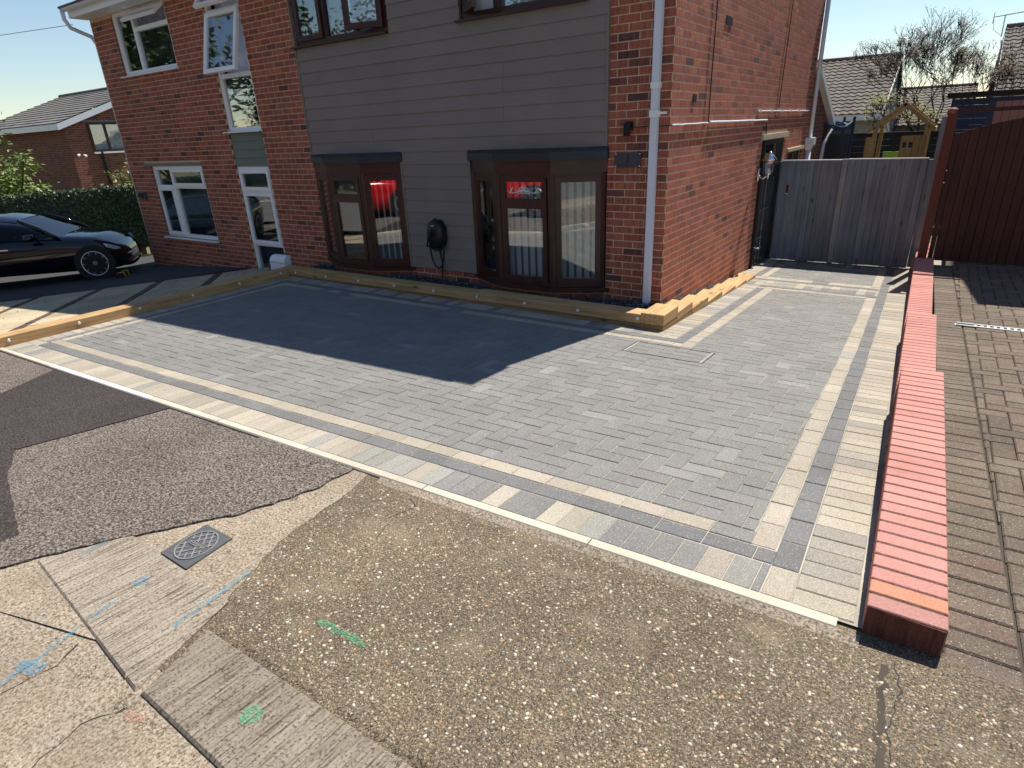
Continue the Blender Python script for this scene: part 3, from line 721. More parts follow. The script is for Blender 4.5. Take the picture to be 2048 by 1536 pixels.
# water meter cover
t = thing('meter_cover', 'small dark rectangular meter cover with oval ribbed panel set beside the pale kerb slab', 'cover', (-0.08, -5.1, hp(-0.08, -5.1)))
def cp(u, v, dz=0.0):
    A_ = Vector((-0.214, -4.985)); B_ = Vector((0.002, -4.990)); D_ = Vector((-0.166, -5.214)); p = A_ + (B_ - A_) * u + (D_ - A_) * v
    return (p.x, p.y, hp(p.x, p.y) + 0.01 + dz)
mb = MB(); mb.hexa([cp(0, 1, -.03), cp(1, 1, -.03), cp(1, 0, -.03), cp(0, 0, -.03), cp(0, 1), cp(1, 1), cp(1, 0), cp(0, 0)]); mb.build('cover_plate', M_covermetal, t)
mb = MB(); n = 40
for k in range(n):
    a0 = 2 * math.pi * k / n; a1 = 2 * math.pi * (k + 1) / n; q = lambda a, r, z: cp(0.5 + 0.43 * r * math.cos(a), 0.5 + 0.43 * r * math.sin(a), z)
    mb.hexa([q(a0, 0.94, 0), q(a1, 0.94, 0), q(a1, 1.0, 0), q(a0, 1.0, 0), q(a0, 0.94, 0.004), q(a1, 0.94, 0.004), q(a1, 1.0, 0.004), q(a0, 1.0, 0.004)])
mb.build('oval_rim', M_coverrib, t)
mb = MB()
def rib(u0, v0, u1, v1, w=0.012):
    d = Vector((u1 - u0, v1 - v0)).normalized(); n = Vector((-d.y, d.x)) * w
    mb.hexa([cp(u0 - n.x, v0 - n.y), cp(u1 - n.x, v1 - n.y), cp(u1 + n.x, v1 + n.y), cp(u0 + n.x, v0 + n.y)] + [cp(u0 - n.x, v0 - n.y, .0035), cp(u1 - n.x, v1 - n.y, .0035), cp(u1 + n.x, v1 + n.y, .0035), cp(u0 + n.x, v0 + n.y, .0035)])
for k in range(-3, 4):
    for s in (1, -1):
        seg = []
        for i in range(41):
            tt = (i / 40 - 0.5) * 0.9; u = 0.5 + tt * 0.7071 + k * 0.135 * 0.7071; v = 0.5 + s * (tt * 0.7071 - k * 0.135 * 0.7071)
            if ((u - .5) / .40) ** 2 + ((v - .5) / .40) ** 2 < 1 and (k + (s > 0) or abs(tt) > .2) and abs(v - 0.5) > 0.06: seg.append((u, v))
            else:
                if len(seg) > 1: rib(*seg[0], *seg[-1])
                seg = []
        if len(seg) > 1: rib(*seg[0], *seg[-1])
mb.build('tread_ribs', M_coverrib, t, kind='stuff')
def text_mesh(txt, size, depth, mw, mat, name, parent):
    cu = bpy.data.curves.new('txt', 'FONT'); cu.body = txt; cu.size = size; cu.extrude = depth; cu.align_x = 'CENTER'; cu.align_y = 'CENTER'
    ob = bpy.data.objects.new('txt', cu); COL.objects.link(ob); bpy.context.view_layer.update()
    me = bpy.data.meshes.new_from_object(ob.evaluated_get(bpy.context.evaluated_depsgraph_get())); bpy.data.objects.remove(ob)
    me.transform(mw); me.materials.clear(); me.materials.append(mat); return link(name, me, parent)
c0 = Vector(cp(.5, .5, .0)); U_ = (Vector(cp(0, .5)) - Vector(cp(1, .5))).normalized(); V_ = (Vector(cp(.5, 1)) - Vector(cp(.5, 0))).normalized(); W_ = U_.cross(V_)
text_mesh('WATER', 0.034, 0.002, Matrix(((U_.x, V_.x, W_.x, c0.x), (U_.y, V_.y, W_.y, c0.y), (U_.z, V_.z, W_.z, c0.z + .0025), (0, 0, 0, 1))), M_coverrib, 'cast_lettering', t)

# ------------------------------------------------------------------ neighbour's old block drive (right)
nd = sheet('neighbour_driveway', (2.50, 9, -4.2, 9), hN, M_oldbed, -0.012, 12, 20, kind='structure')
PV = []
def nb(x0, x1, y0, y1):
    x = (x0 + x1) / 2; y = (y0 + y1) / 2; U, V, Nn = fr(x, y, hN)
    t = jit(random.choice([(0.128, 0.098, 0.072), (0.14, 0.108, 0.080), (0.118, 0.091, 0.068), (0.145, 0.104, 0.079)]), 0.09)
    PV.append(((x, y, hN(x, y) + random.uniform(-0.002, 0.002)), U, V, Nn, x1 - x0 - 0.004, y1 - y0 - 0.004, t))
y = -4.24
while y < 3.9: nb(xr(y) + 0.64, xr(y) + 0.84, y, y + 0.102); y += 0.102
x0 = 2.74
for j in range(0, 82):
    for i in range(-2, 22):
        m = (i - j) % 4
        if m == 0: a = (i, j, 2, 1)
        elif m == 3: a = (i, j, 1, 2)
        else: continue
        bx0 = x0 + a[0] * 0.102; by0 = -4.24 + a[1] * 0.102; bx1 = bx0 + a[2] * 0.102; by1 = by0 + a[3] * 0.102; lo = xr(by0) + 0.845
        bx0 = max(bx0, lo)
        if bx1 - bx0 < 0.008 or bx1 > 4.9: continue
        if 0.30 < (by0 + by1) / 2 < 0.38 and False: continue
        nb(bx0, bx1, by0, by1)
add_pieces(nd, 'paver', 'pavers', PV, M_brown, 0.02, 0.006)
# slot drain
t = thing('drain_channel', 'pale galvanised channel drain grating across the brown block driveway', 'drain', (2.9, 0.38, hN(2.9, .38)))
def dz_(x, y): return hN(x, y)
xa, xb, ya, yb = 2.60, 4.6, 0.34, 0.42
mb = MB(); mb.box(xa, xb, ya, yb, hN(3, .38) - 0.05, hN(3, .38) + 0.003); mb.build('channel_bed', M_blackm, t)
mb = MB()
for y0, y1 in ((ya - 0.002, ya + 0.014), (yb - 0.014, yb + 0.002)): mb.box(xa, xb, y0, y1, hN(3, .38) + 0.0005, hN(3, .38) + 0.009)
mb.build('grating_rail', M_steel, t)
me = None; i = 0; x = xa
while x < xb:
    if me is None: q = MB(); q.box(-0.011, 0.011, ya + 0.014, yb - 0.014, 0.0005, 0.0085); me = q.mesh('grating_bar', M_steel)
    link('grating_bar', me, t, Matrix.Translation((x, 0, hN(x, .38)))); x += 0.046

# ================================================================== the house
HX0, HX1, HY1 = -10.85, 0.0, 7.1
house = thing('semi_detached_house', 'red brick semi-detached house pair, right half faced with dark grey cladding and bay windows', 'house', (-5.4, 3.5, -0.3))
EZ = 3.88; PITCH = 0.573
def rake(y): return EZ + 0.10 + PITCH * (min(y, HY1 - y) + 0.30)
BR = [(0.33, 0.103, 0.066), (0.36, 0.117, 0.073), (0.295, 0.090, 0.060), (0.365, 0.127, 0.079), (0.31, 0.103, 0.07), (0.345, 0.107, 0.067)]
BRD = [(0.165, 0.066, 0.054), (0.20, 0.076, 0.058), (0.125, 0.058, 0.052)]
BRO = [(0.40, 0.13, 0.07), (0.38, 0.115, 0.064)]
def brickc(pd=0.09, po=0.06):
    r = random.random(); return jit(random.choice(BRD if r < pd else BRO if r < pd + po else BR), 0.11)
def course_cut(u0, u1, holes, z0, z1):
    iv = [(u0, u1)]
    for a, b, c, d in holes:
        if d > z0 + 0.012 and c < z1 - 0.012:
            nv = []
            for p, q in iv:
                if b <= p or a >= q: nv.append((p, q)); continue
                if a > p: nv.append((p, a))
                if b < q: nv.append((b, q))
            iv = nv
    return iv
def wallquads(mb, u0, u1, z0, z1, holes, fn, topf=None):
    us = sorted(set([u0, u1] + [min(max(x, u0), u1) for hh in holes for x in hh[:2]])); zs = sorted(set([z0, z1] + [min(max(x, z0), z1) for hh in holes for x in hh[2:]]))
    for a, b in zip(us, us[1:]):
        for c, d in zip(zs, zs[1:]):
            um, zm = (a + b) / 2, (c + d) / 2
            if any(hh[0] < um < hh[1] and hh[2] < zm < hh[3] for hh in holes): continue
            mb.face([fn(a, c), fn(b, c), fn(b, d), fn(a, d)])
# openings in the front wall (x0, x1, z0, z1)
W1 = (-10.08, -8.33, 2.925, 3.90); W2 = (-10.02, -8.30, 0.14, 1.415); WS = (-7.30, -6.43, -0.6, 3.90)
CL = (-5.31, -0.652, 0.075, 3.90)
PROUD = 0.0035
FZ0 = -0.75
pieces = []
def front_bricks(xa, xb, za, zb, holes, pd, po, phase=0.0, corner=False):
    k0 = int(math.floor(za / 0.075)); 
    for k in range(k0, int(zb / 0.075) + 1):
        z0 = k * 0.075 + 0.005; z1 = z0 + 0.065
        if z1 > zb: continue
        end = xb
        if corner: end = xb + PROUD
        x = math.floor((xa - 0.3) / 0.225) * 0.225 + (0.1125 if k % 2 else 0.0) + phase
        while x < end:
            for p, q in course_cut(max(x + 0.005, xa + 0.002), min(x + 0.22, end - (0 if corner else 0.002)), holes, z0, z1):
                if q - p > 0.03: pieces.append((((p + q) / 2, -PROUD, (z0 + z1) / 2), (1, 0, 0), (0, 0, 1), (0, -1, 0), q - p, z1 - z0, brickc(pd, po)))
            x += 0.225
front_bricks(HX0 + 0.0, CL[0], FZ0, 3.88, [W1, W2, WS, (-10.25, -8.29, 1.415, 1.475)], 0.06, 0.03)
front_bricks(CL[1], 0.0, FZ0, 3.88, [], 0.10, 0.05, corner=True)
front_bricks(CL[0], CL[1], FZ0, 0.074, [], 0.03, 0.05)
# dark toothing bricks near the pipe at first-floor level, as in the photo
# side wall
SD = (3.72, 4.93, -0.75, 1.46); SW = (5.55, 6.66, 0.2, 1.215)
sidep = []
k = int(FZ0 / 0.075)
while k * 0.075 < 6.3:
    z0 = k * 0.075 + 0.005; z1 = z0 + 0.065; ya = 0.0145; yb = HY1
    if z1 > rake(0): 
        yy = (z1 - EZ - 0.1) / PITCH - 0.30; ya = max(ya, yy); yb = min(yb, HY1 - yy)
    y = -0.225 * 2 + (0.0 if k % 2 else 0.1125)
    while y < yb:
        for p, q in course_cut(max(y - PROUD + 0.0 if False else y + 0.005, ya), min(y + 0.22, yb), [SD, SW, (3.62, 5.30, 1.455, 1.535), (5.44, 6.74, 1.205, 1.265)], z0, z1):
            if q - p > 0.03:
                pal = brickc(0.035, 0.14)
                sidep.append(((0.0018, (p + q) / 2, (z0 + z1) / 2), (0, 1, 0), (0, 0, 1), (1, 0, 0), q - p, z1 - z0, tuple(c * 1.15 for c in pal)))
        y += 0.225
    k += 1
# the largest bricks on show, front and side together, stay single parts
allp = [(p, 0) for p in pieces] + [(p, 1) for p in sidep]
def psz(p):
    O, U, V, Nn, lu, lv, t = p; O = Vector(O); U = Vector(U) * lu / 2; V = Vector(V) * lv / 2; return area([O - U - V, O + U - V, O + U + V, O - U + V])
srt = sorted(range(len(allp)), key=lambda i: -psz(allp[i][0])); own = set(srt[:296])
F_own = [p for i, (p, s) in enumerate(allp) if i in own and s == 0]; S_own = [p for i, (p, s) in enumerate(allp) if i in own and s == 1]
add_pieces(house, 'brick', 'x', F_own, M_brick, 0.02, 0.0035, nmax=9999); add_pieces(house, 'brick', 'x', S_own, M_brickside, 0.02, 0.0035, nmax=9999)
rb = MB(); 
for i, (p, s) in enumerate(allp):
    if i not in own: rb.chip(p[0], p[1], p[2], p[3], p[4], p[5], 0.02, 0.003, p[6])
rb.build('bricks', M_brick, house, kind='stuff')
# mortar backing walls with reveals
mb = MB(); HO = [W1, W2, WS, (CL[0], CL[1], 0.075, 3.9)]
wallquads(mb, HX0, HX1, FZ0, 3.9, HO, lambda u, z: (u, 0.0, z))
for a, b, c, d in (W1, W2, WS):
    mb.face([(a, 0, c), (a, 0.14, c), (a, 0.14, d), (a, 0, d)]); mb.face([(b, 0, c), (b, 0, d), (b, 0.14, d), (b, 0.14, c)]); mb.face([(a, 0, c), (b, 0, c), (b, 0.14, c), (a, 0.14, c)]); mb.face([(a, 0, d), (a, 0.14, d), (b, 0.14, d), (b, 0, d)])
wallquads(mb, 0, HY1, FZ0, 3.9, [SD, SW], lambda u, z: (0.0, u, z))
for a, b, c, d in (SD, SW):
    mb.face([(0, a, c), (0, a, d), (-0.14, a, d), (-0.14, a, c)]); mb.face([(0, b, c), (-0.14, b, c), (-0.14, b, d), (0, b, d)]); mb.face([(0, a, d), (0, b, d), (-0.14, b, d), (-0.14, a, d)])
mb.face([(0, 0, 3.9), (0, HY1, 3.9), (0, HY1, rake(HY1)), (0, HY1 / 2, rake(HY1 / 2)), (0, 0, rake(0))])
mb.face([(HX0, 0, FZ0), (HX0, 0, 4), (HX0, HY1, 4), (HX0, HY1, FZ0)]); mb.face([(HX0, HY1, FZ0), (HX0, HY1, 4), (0, HY1, 4), (0, HY1, FZ0)])
mb.face([(HX0, 0, 4), (HX0, 0, rake(0)), (HX0, HY1 / 2, rake(HY1 / 2)), (HX0, HY1, rake(HY1)), (HX0, HY1, 4)])
wall = mb.build('wall', M_mortar, house)
# rooms behind the glass
mb = MB()
for x0, x1, y0, y1, z0, z1 in ((-5.2, -0.3, 0.16, 3.6, -0.2, 1.9), (-5.2, -0.3, 0.16, 3.6, 2.0, 3.85), (-10.6, -7.8, 0.16, 3.2, -0.2, 1.9), (-10.6, -7.8, 0.16, 3.2, 2.0, 3.86), (-7.7, -5.9, 0.16, 3.0, -0.5, 3.86)):
    P = [(x0, y0, z0), (x1, y0, z0), (x1, y1, z0), (x0, y1, z0), (x0, y0, z1), (x1, y0, z1), (x1, y1, z1), (x0, y1, z1)]; i = mb.pts(P)
    for q in ((0, 1, 2, 3), (4, 7, 6, 5), (1, 5, 6, 2), (2, 6, 7, 3), (3, 7, 4, 0)): mb.f.append(tuple(i + w for w in q)); mb.c.append(WHITE)
mb.build('room_interior', M_room, house)
# ---- cladding boards
GA = 0.1472
def zb(k): return 2.725 - GA * k
WU = (-5.28, -3.575, 2.905, 3.88); WV = (-2.43, -0.87, 2.885, 3.88)
BAYL = (-5.305, -3.575, 0.0, 1.555); BAYR = (-2.44, -0.655, 0.0, 1.555)
def board(x0, x1, z0, z1, t, mat=M_clad, y=0.0, out=0.030):
    mb = MB(); e = 0.004
    mb.hexa([(x0, y - out, z0), (x1, y - out, z0), (x1, y + 0.02, z0), (x0, y + 0.02, z0), (x0, y - out + 0.012, z1 + e), (x1, y - out + 0.012, z1 + e), (x1, y + 0.02, z1 + e), (x0, y + 0.02, z1 + e)], t)
    mb.build('cladding_board', mat, house)
for k in range(-8, 19):
    z0, z1 = zb(k), zb(k) + GA
    if z0 > 3.86: continue
    for p, q in course_cut(CL[0] + 0.004, CL[1] - 0.003, [(WU[0] - 0.02, WU[1] + 0.03, WU[2] + 0.02, WU[3]), (WV[0] - 0.03, WV[1] + 0.03, WV[2] + 0.02, WV[3]), (BAYL[0], BAYL[1] + 0.012, 0, BAYL[3] - 0.03), (BAYR[0] - 0.012, BAYR[1], 0, BAYR[3] - 0.03)], z0 + 0.05, z1 - 0.03):
        cuts = [p, q]
        if k in (4, 6) and p < -1.92 < q: cuts = [p, -1.92, q]
        if k in (7, -0) and p < -4.02 < q: cuts = [p, -4.02, q]
        if k == 3 and p < -1.92 < q: cuts = [p, -1.9, q]
        for a, b in zip(cuts, cuts[1:]): board(a, b - (0.003 if b != q else 0), z0, min(z1, 3.875), jit((1, 1, 1), 0.035))
mb = MB(); mb.face([(CL[0], 0.018, 0.0), (CL[1], 0.018, 0.0), (CL[1], 0.018, 0.09), (CL[0], 0.018, 0.09)])
for x in (CL[0] + 0.001, CL[1] - 0.003, -3.572, -2.452): mb.box(x - 0.012, x + 0.012, -0.034, 0.02, 0.07 if x in (-3.572, -2.452) else 1.53, 3.87 if x not in (-3.572, -2.452) else 1.5)
mb.build('cladding_trim', M_clad, house)
# ---- windows
def ring(mb, x0, x1, z0, z1, y0, y1, t, c=WHITE):
    mb.box(x0, x0 + t, y0, y1, z0, z1, c); mb.box(x1 - t, x1, y0, y1, z0, z1, c)
    mb.box(x0 + t, x1 - t, y0, y1, z0, z0 + t, c); mb.box(x0 + t, x1 - t, y0, y1, z1 - t, z1, c)
def pane(parent, x0, x1, z0, z1, y, mat=M_glass, xf=None):
    mb = MB(); mb.xf = xf; mb.box(x0, x1, y - 0.003, y + 0.003, z0, z1); mb.build('pane', mat, parent)
def curtain(parent, x0, x1, z0, z1, y, mat=M_curtaind, amp=0.018, wl=0.11):
    mb = MB(); n = int((x1 - x0) / 0.02); a = None
    for i in range(n + 1):
        x = x0 + (x1 - x0) * i / n; yy = y + amp * math.sin(x * 6.283 / wl + 1.3 * math.sin(x * 5)); b = mb.pts([(x, yy, z0), (x, yy * 1 + 0.004 * math.sin(x * 9), z1)])
        if a is not None: mb.f.append((a, b, b + 1, a + 1)); mb.c.append(WHITE)
        a = b
    mb.build('curtain', mat, parent, True)
def sill(parent, x0, x1, z, mat, d=0.055, t=0.028, y1=0.06):
    mb = MB(); mb.hexa([(x0, -d, z - t), (x1, -d, z - t), (x1, y1, z - t), (x0, y1, z - t), (x0, -d, z - 0.012), (x1, -d, z - 0.012), (x1, y1, z), (x0, y1, z)]); mb.build('sill', mat, parent)
def sash(parent, x0, x1, z0, z1, y0, y1, t, mat, glass, xf=None, name='casement'):
    mb = MB(); mb.xf = xf; ring(mb, x0, x1, z0, z1, y0, y1, t); o = mb.build(name, mat, parent); 
    pane(parent, x0 + t - 0.004, x1 - t + 0.004, z0 + t - 0.004, z1 - t + 0.004, (y0 + y1) / 2, glass, xf)
def rotx(yp, zp, a): return Matrix.Translation((0, yp, zp)) @ Matrix.Rotation(a, 4, 'X') @ Matrix.Translation((0, -yp, -zp))
def rotz(xp, yp, a): return Matrix.Translation((xp, yp, 0)) @ Matrix.Rotation(a, 4, 'Z') @ Matrix.Translation((-xp, -yp, 0))
T = 0.062
# upper left window with open fanlight
x0, x1, z0, z1 = W1; mb = MB(); ring(mb, x0, x1, z0, z1 - 0.015, 0.03, 0.10, T); mb.box(-9.50, -9.435, 0.031, 0.099, z0 + T, z1 - 0.015 - T); mb.box(-9.435, x1 - T, 0.031, 0.099, 3.545, 3.61)
w = mb.build('window', M_white, house)
pane(w, x0 + T, -9.50, z0 + T, z1 - .08, 0.07); pane(w, -9.435, x1 - T, z0 + T, 3.545, 0.07)
sash(w, -9.445, x1 - T + 0.012, 3.60, 3.83, 0.0, 0.045, 0.045, M_white, M_glass, rotx(0.02, 3.84, math.radians(-50)))
sill(w, x0 - 0.09, x1 + 0.02, z0, M_white); curtain(w, x0, x1, z0, z1, 0.22)
# lower left window
x0, x1, z0, z1 = W2; mb = MB(); ring(mb, x0, x1, z0, z1, 0.03, 0.10, T); mb.box(-9.455, -9.39, 0.031, 0.099, z0 + T, z1 - T); mb.box(x0 + T, -9.455, 0.031, 0.099, 1.03, 1.085); mb.box(-9.39, x1 - T, 0.031, 0.099, 1.03, 1.085)
w = mb.build('window', M_white, house)
pane(w, x0 + T, -9.455, 1.085, z1 - T, 0.07); sash(w, -9.40, x1 - T + 0.012, 1.075, z1 - T + 0.01, 0.0, 0.05, 0.05, M_white, M_glass); sash(w, x0 + T - 0.012, -9.445, z0 + T - 0.01, 1.04, 0.0, 0.05, 0.05, M_white, M_glass); pane(w, -9.39, x1 - T, z0 + T, 1.03, 0.07)
sill(w, x0 - 0.10, x1 + 0.03, z0, M_white); curtain(w, x0, x1, z0, z1, 0.24)
mb = MB(); mb.box(-10.245, -8.30, -0.012, 0.08, 1.418, 1.472); mb.build('lintel', M_lintg, house)
# stair window strip
a, b = WS[0], WS[1]; mb = MB(); ring(mb, a, b, 1.92, 3.885, 0.03, 0.10, 0.055); mb.box(a + .055, b - .055, 0.031, 0.099, 2.665, 2.725); mb.box(a + .055, b - .055, 0.031, 0.099, 3.515, 3.575)
w = mb.build('window', M_white, house)
pane(w, a + .055, b - .055, 1.975, 2.665, 0.065, M_glassu)
sash(w, a + 0.02, b - 0.03, 2.70, 3.54, -0.01, 0.04, 0.06, M_white, M_glass, rotx(0.0, 3.54, math.radians(-15)))
sash(w, a + 0.02, b - 0.03, 3.555, 3.86, -0.01, 0.04, 0.05, M_white, M_glass, rotx(0.0, 3.86, math.radians(-32)))
sill(w, a - 0.08, b + 0.02, 1.925, M_white); curtain(w, a, b, 2.62, 3.88, 0.2, M_curtain, 0.014, 0.16); curtain(w, a, a + 0.25, 1.93, 2.66, 0.16, M_curtaind)
for i in range(4): board(a + 0.004, b - 0.004, 1.395 + i * 0.126, 1.395 + (i + 1) * 0.126 - 0.0, jit((1, 1, 1), 0.03), M_cladg, 0.03, 0.02)
mb = MB(); ring(mb, a, b, -0.62, 1.392, 0.03, 0.10, 0.055); mb.box(a + .055, b - .055, 0.031, 0.099, 0.985, 1.035); mb.box(a + .055, b - .055, 0.031, 0.099, 0.13, 0.18)
w = mb.build('window', M_white, house)
sash(w, a + 0.045, b - 0.045, 1.025, 1.345, 0.0, 0.05, 0.055, M_white, M_glass); sash(w, a + 0.045, b - 0.045, 0.17, 0.995, 0.0, 0.05, 0.055, M_white, M_glass); pane(w, a + .055, b - .055, -0.57, 0.13, 0.07); curtain(w, a, b, -0.55, 1.39, 0.22, M_curtaind, 0.02, 0.13)
# brown upper windows
def brownwin(Wn, mulls, opens, cur):
    x0, x1, z0, z1 = Wn; mb = MB(); t = 0.06; ring(mb, x0, x1, z0, z1, 0.0, 0.075, t); xs = [x0] + mulls + [x1]
    for m in mulls: mb.box(m - 0.03, m + 0.03, 0.001, 0.074, z0 + t, z1 - t)
    w = mb.build('window', M_brownu, house)
    for i, (p, q) in enumerate(zip(xs, xs[1:])):
        p += (t if i == 0 else 0.03); q -= (t if i == len(xs) - 2 else 0.03)
        if i in opens:
            hx, ang = opens[i]; hx = q if hx else p; sash(w, p - 0.01, q + 0.01, z0 + t - 0.01, z1 - t + 0.01, -0.05, 0.005, 0.065, M_brownu, M_glass, rotz(hx, -0.02, math.radians(ang)))
        elif i == 0: sash(w, p - 0.01, q + 0.01, z0 + t - 0.01, z1 - t + 0.01, -0.03, 0.02, 0.06, M_brownu, M_glass)
        else: pane(w, p, q, z0 + t, z1 - t, 0.04)
    sill(w, x0 - 0.07, x1 + 0.015, z0 + 0.004, M_brownu, 0.075, 0.03); curtain(w, x0 + 0.05, x1 - 0.3 if cur else x1 - 0.05, z0, z1, 0.14, M_curtain, 0.005, 0.3)
brownwin(WU, [-4.70, -4.14], {2: (True, 22)}, True)
brownwin(WV, [-1.98, -1.42], {0: (False, -38)}, False)
mb = MB(); mb.box(CL[0] - 0.0, WU[0] - 0.001, 0.0, 0.02, 2.9, 3.88); mb.build('window_reveal', M_farbrick, house)
# ---- bays
def bay(x0, x1, wall_left, slat_spec, roses):
    dx = 0.535; p = 0.25; A = Vector((x0, 0)); B = Vector((x0 + dx, -p)); C_ = Vector((x1 - dx, -p)); D = Vector((x1, 0))
    zs, zh = 0.075, 1.30
    mb = MB(); t = 0.075
    def post(P, w=0.07): mb.box(P.x - w / 2, P.x + w / 2, P.y - w / 2 + 0.02, P.y + w / 2 + 0.02, zs, zh)
    def rail(P, Q, z0, z1, off=0.0, d=0.06):
        u = (Q - P).normalized(); n = Vector((u.y, -u.x)); O = P + n * off
        mb.obox((O.x - n.x * (d - 0.0), O.y - n.y * (d), z0), (u.x, u.y, 0), (n.x, n.y, 0), (0, 0, 1), (Q - P).length, d, z1 - z0)
    for P, Q in ((A, B), (B, C_), (C_, D)):
        rail(P, Q, zs, zs + 0.05); rail(P, Q, zh - 0.04, zh)
    for P in (B, C_): mb.lathe((P.x, P.y + 0.025, zs), (0, 0, 1), [(0.048, 0), (0.048, zh - zs)], 10)
    mb.box(A.x, A.x + 0.05, -0.03, 0.05, zs, zh); mb.box(D.x - 0.05, D.x, -0.03, 0.05, zs, zh)
    bw = mb.build('bay_window', M_brownu, house)
    def sashf(P, Q, z0, z1, t, trim0, trim1, name='casement'):
        u = (Q - P).normalized(); n = Vector((u.y, -u.x)); L = (Q - P).length - trim0 - trim1; O = P + u * trim0 + n * 0.008
        xf = Matrix(((u.x, -n.x, 0, O.x), (u.y, -n.y, 0, O.y), (0, 0, 1, 0), (0, 0, 0, 1)))
        m2 = MB(); m2.xf = xf; ring(m2, 0, L, z0, z1, 0.0, 0.05, t); m2.build(name, M_brownu, bw); pane(bw, t - .004, L - t + .004, z0 + t - .004, z1 - t + .004, 0.025, M_glass, xf)
        return xf, L
    sashf(A, B, zs + 0.04, zh - 0.03, 0.062, 0.05, 0.05); sashf(C_, D, zs + 0.04, zh - 0.03, 0.062, 0.05, 0.05)
    xf, L = sashf(B, C_, zs + 0.04, 0.985, 0.055, 0.05, 0.05); xf2, L2 = sashf(B, C_, 0.985, zh - 0.03, 0.055, 0.05, 0.05)
    if roses:   # etched flower spray on the toplight
        m2 = MB(); m2.xf = xf2; zc = 1.125; xc = L2 / 2; col = WHITE
        def pl(P, r=0.0034): m2.tube([(xc + x, 0.018, zc + z) for x, z in P], r, 5)
        pl([(-.21 + .42 * i / 24, 0.015 * math.cos((i / 24 - .5) * 9.4) - 0.012) for i in range(25)])
        for cx, cz, rx, rz in ((0, .025, .028, .022), (-.03, .005, .03, .024), (.03, .005, .03, .024), (0, -.012, .034, .02), (0, .008, .018, .016), (-.055, -.02, .026, .012), (.055, -.02, .026, .012)):
            pl([(cx + rx * math.cos(a * .524), cz + rz * math.sin(a * .524)) for a in range(13)])
        for sx in (-1, 1):
            for ang in (0.9, 1.9):
                pl([(sx * .165 + .04 * math.sin(math.pi * i / 8) * .35 * math.cos(ang) * s + (i / 8 - .5) * .09 * math.cos(ang), (i / 8 - .5) * .09 * math.sin(ang) + .012 * s * math.sin(math.pi * i / 8)) for s in (1, -1) for i in (range(9) if s == 1 else range(8, -1, -1))])
        m2.build('etched_rose', M_white if roses == 1 else M_brownu, bw)
    # sill board
    def off(P, n): return (P.x + n[0], P.y + n[1])
    m2 = MB(); s = 0.05
    m2.prism([(A.x - 0.05, 0.03), (A.x - 0.05, -0.02), (B.x - 0.02, B.y - s), (C_.x + 0.02, C_.y - s), (D.x + 0.06, -0.02), (D.x + 0.06, 0.03)], zs - 0.042, zs - 0.002); m2.build('bay_sill', M_brownu, bw)
    m2 = MB(); m2.prism([(A.x, 0.02), (A.x, 0.0), (B.x, B.y + 0.0), (C_.x, C_.y + 0.0), (D.x, 0.0), (D.x, 0.02)], zs - 0.4, zs - 0.043); m2.build('bay_base', M_farbrick, bw)
    m2 = MB(); m2.prism([(A.x - 0.015, 0.03), (A.x - 0.015, -0.012), (B.x - 0.012, B.y - 0.012), (C_.x + 0.012, C_.y - 0.012), (D.x + 0.012, -0.012), (D.x + 0.012, 0.03)], zh, 1.43); m2.build('bay_fascia', M_brownu, bw)
    m2 = MB(); e = 0.05
    bot = [(A.x - 0.03, 0.02), (A.x - 0.03, -0.045), (B.x - 0.02, B.y - e), (C_.x + 0.02, C_.y - e), (D.x + 0.03, -0.045), (D.x + 0.03, 0.02)]
    top = [(A.x - 0.02, 0.021), (A.x - 0.02, -0.03), (A.x + 0.3, 0.0), (D.x - 0.3, 0.0), (D.x + 0.02, -0.03), (D.x + 0.02, 0.021)]
    m2.loft([[(x, y, 1.432) for x, y in bot], [(x, y, 1.515) for x, y in bot], [(x, y, 1.553) for x, y in top]]); m2.build('bay_roof', M_canopy, bw)
    # vertical blind
    me = None
    for P, Q, n, ang in slat_spec(A, B, C_, D):
        u = (Q - P).normalized()
        for i in range(n):
            c = P + (Q - P) * ((i + 0.5) / n); a = math.atan2(u.y, u.x) + ang
            if me is None: q = MB(); q.box(-0.044, 0.044, -0.0008, 0.0008, 0, 1.12); me = q.mesh('blind_slat', M_blind)
            link('blind_slat', me, bw, Matrix.Translation((c.x, c.y, 0.125)) @ Matrix.Rotation(a, 4, 'Z'))
    return bw
def slr(A, B, C_, D): o = Vector((0, 0.13)); return [(B + o + Vector((0.03, 0)), C_ + o, 7, -0.35), (C_ + o + Vector((0.03, 0)), D + o - Vector((0.05, 0)), 6, -0.9), (A + o + Vector((0.1, 0)), B + o, 3, 1.2)]
def sll(A, B, C_, D): o = Vector((0, 0.13)); return [(B + o + Vector((0.03, 0)), C_ + o, 7, 0.12), (C_ + o + Vector((0.06, 0)), D + o - Vector((0.05, 0)), 6, -1.02), (A + o + Vector((0.1, 0)), B + o, 4, 0.5)]
bay(-5.30, -3.58, True, sll, 2); bay(-2.435, -0.66, False, slr, 1)
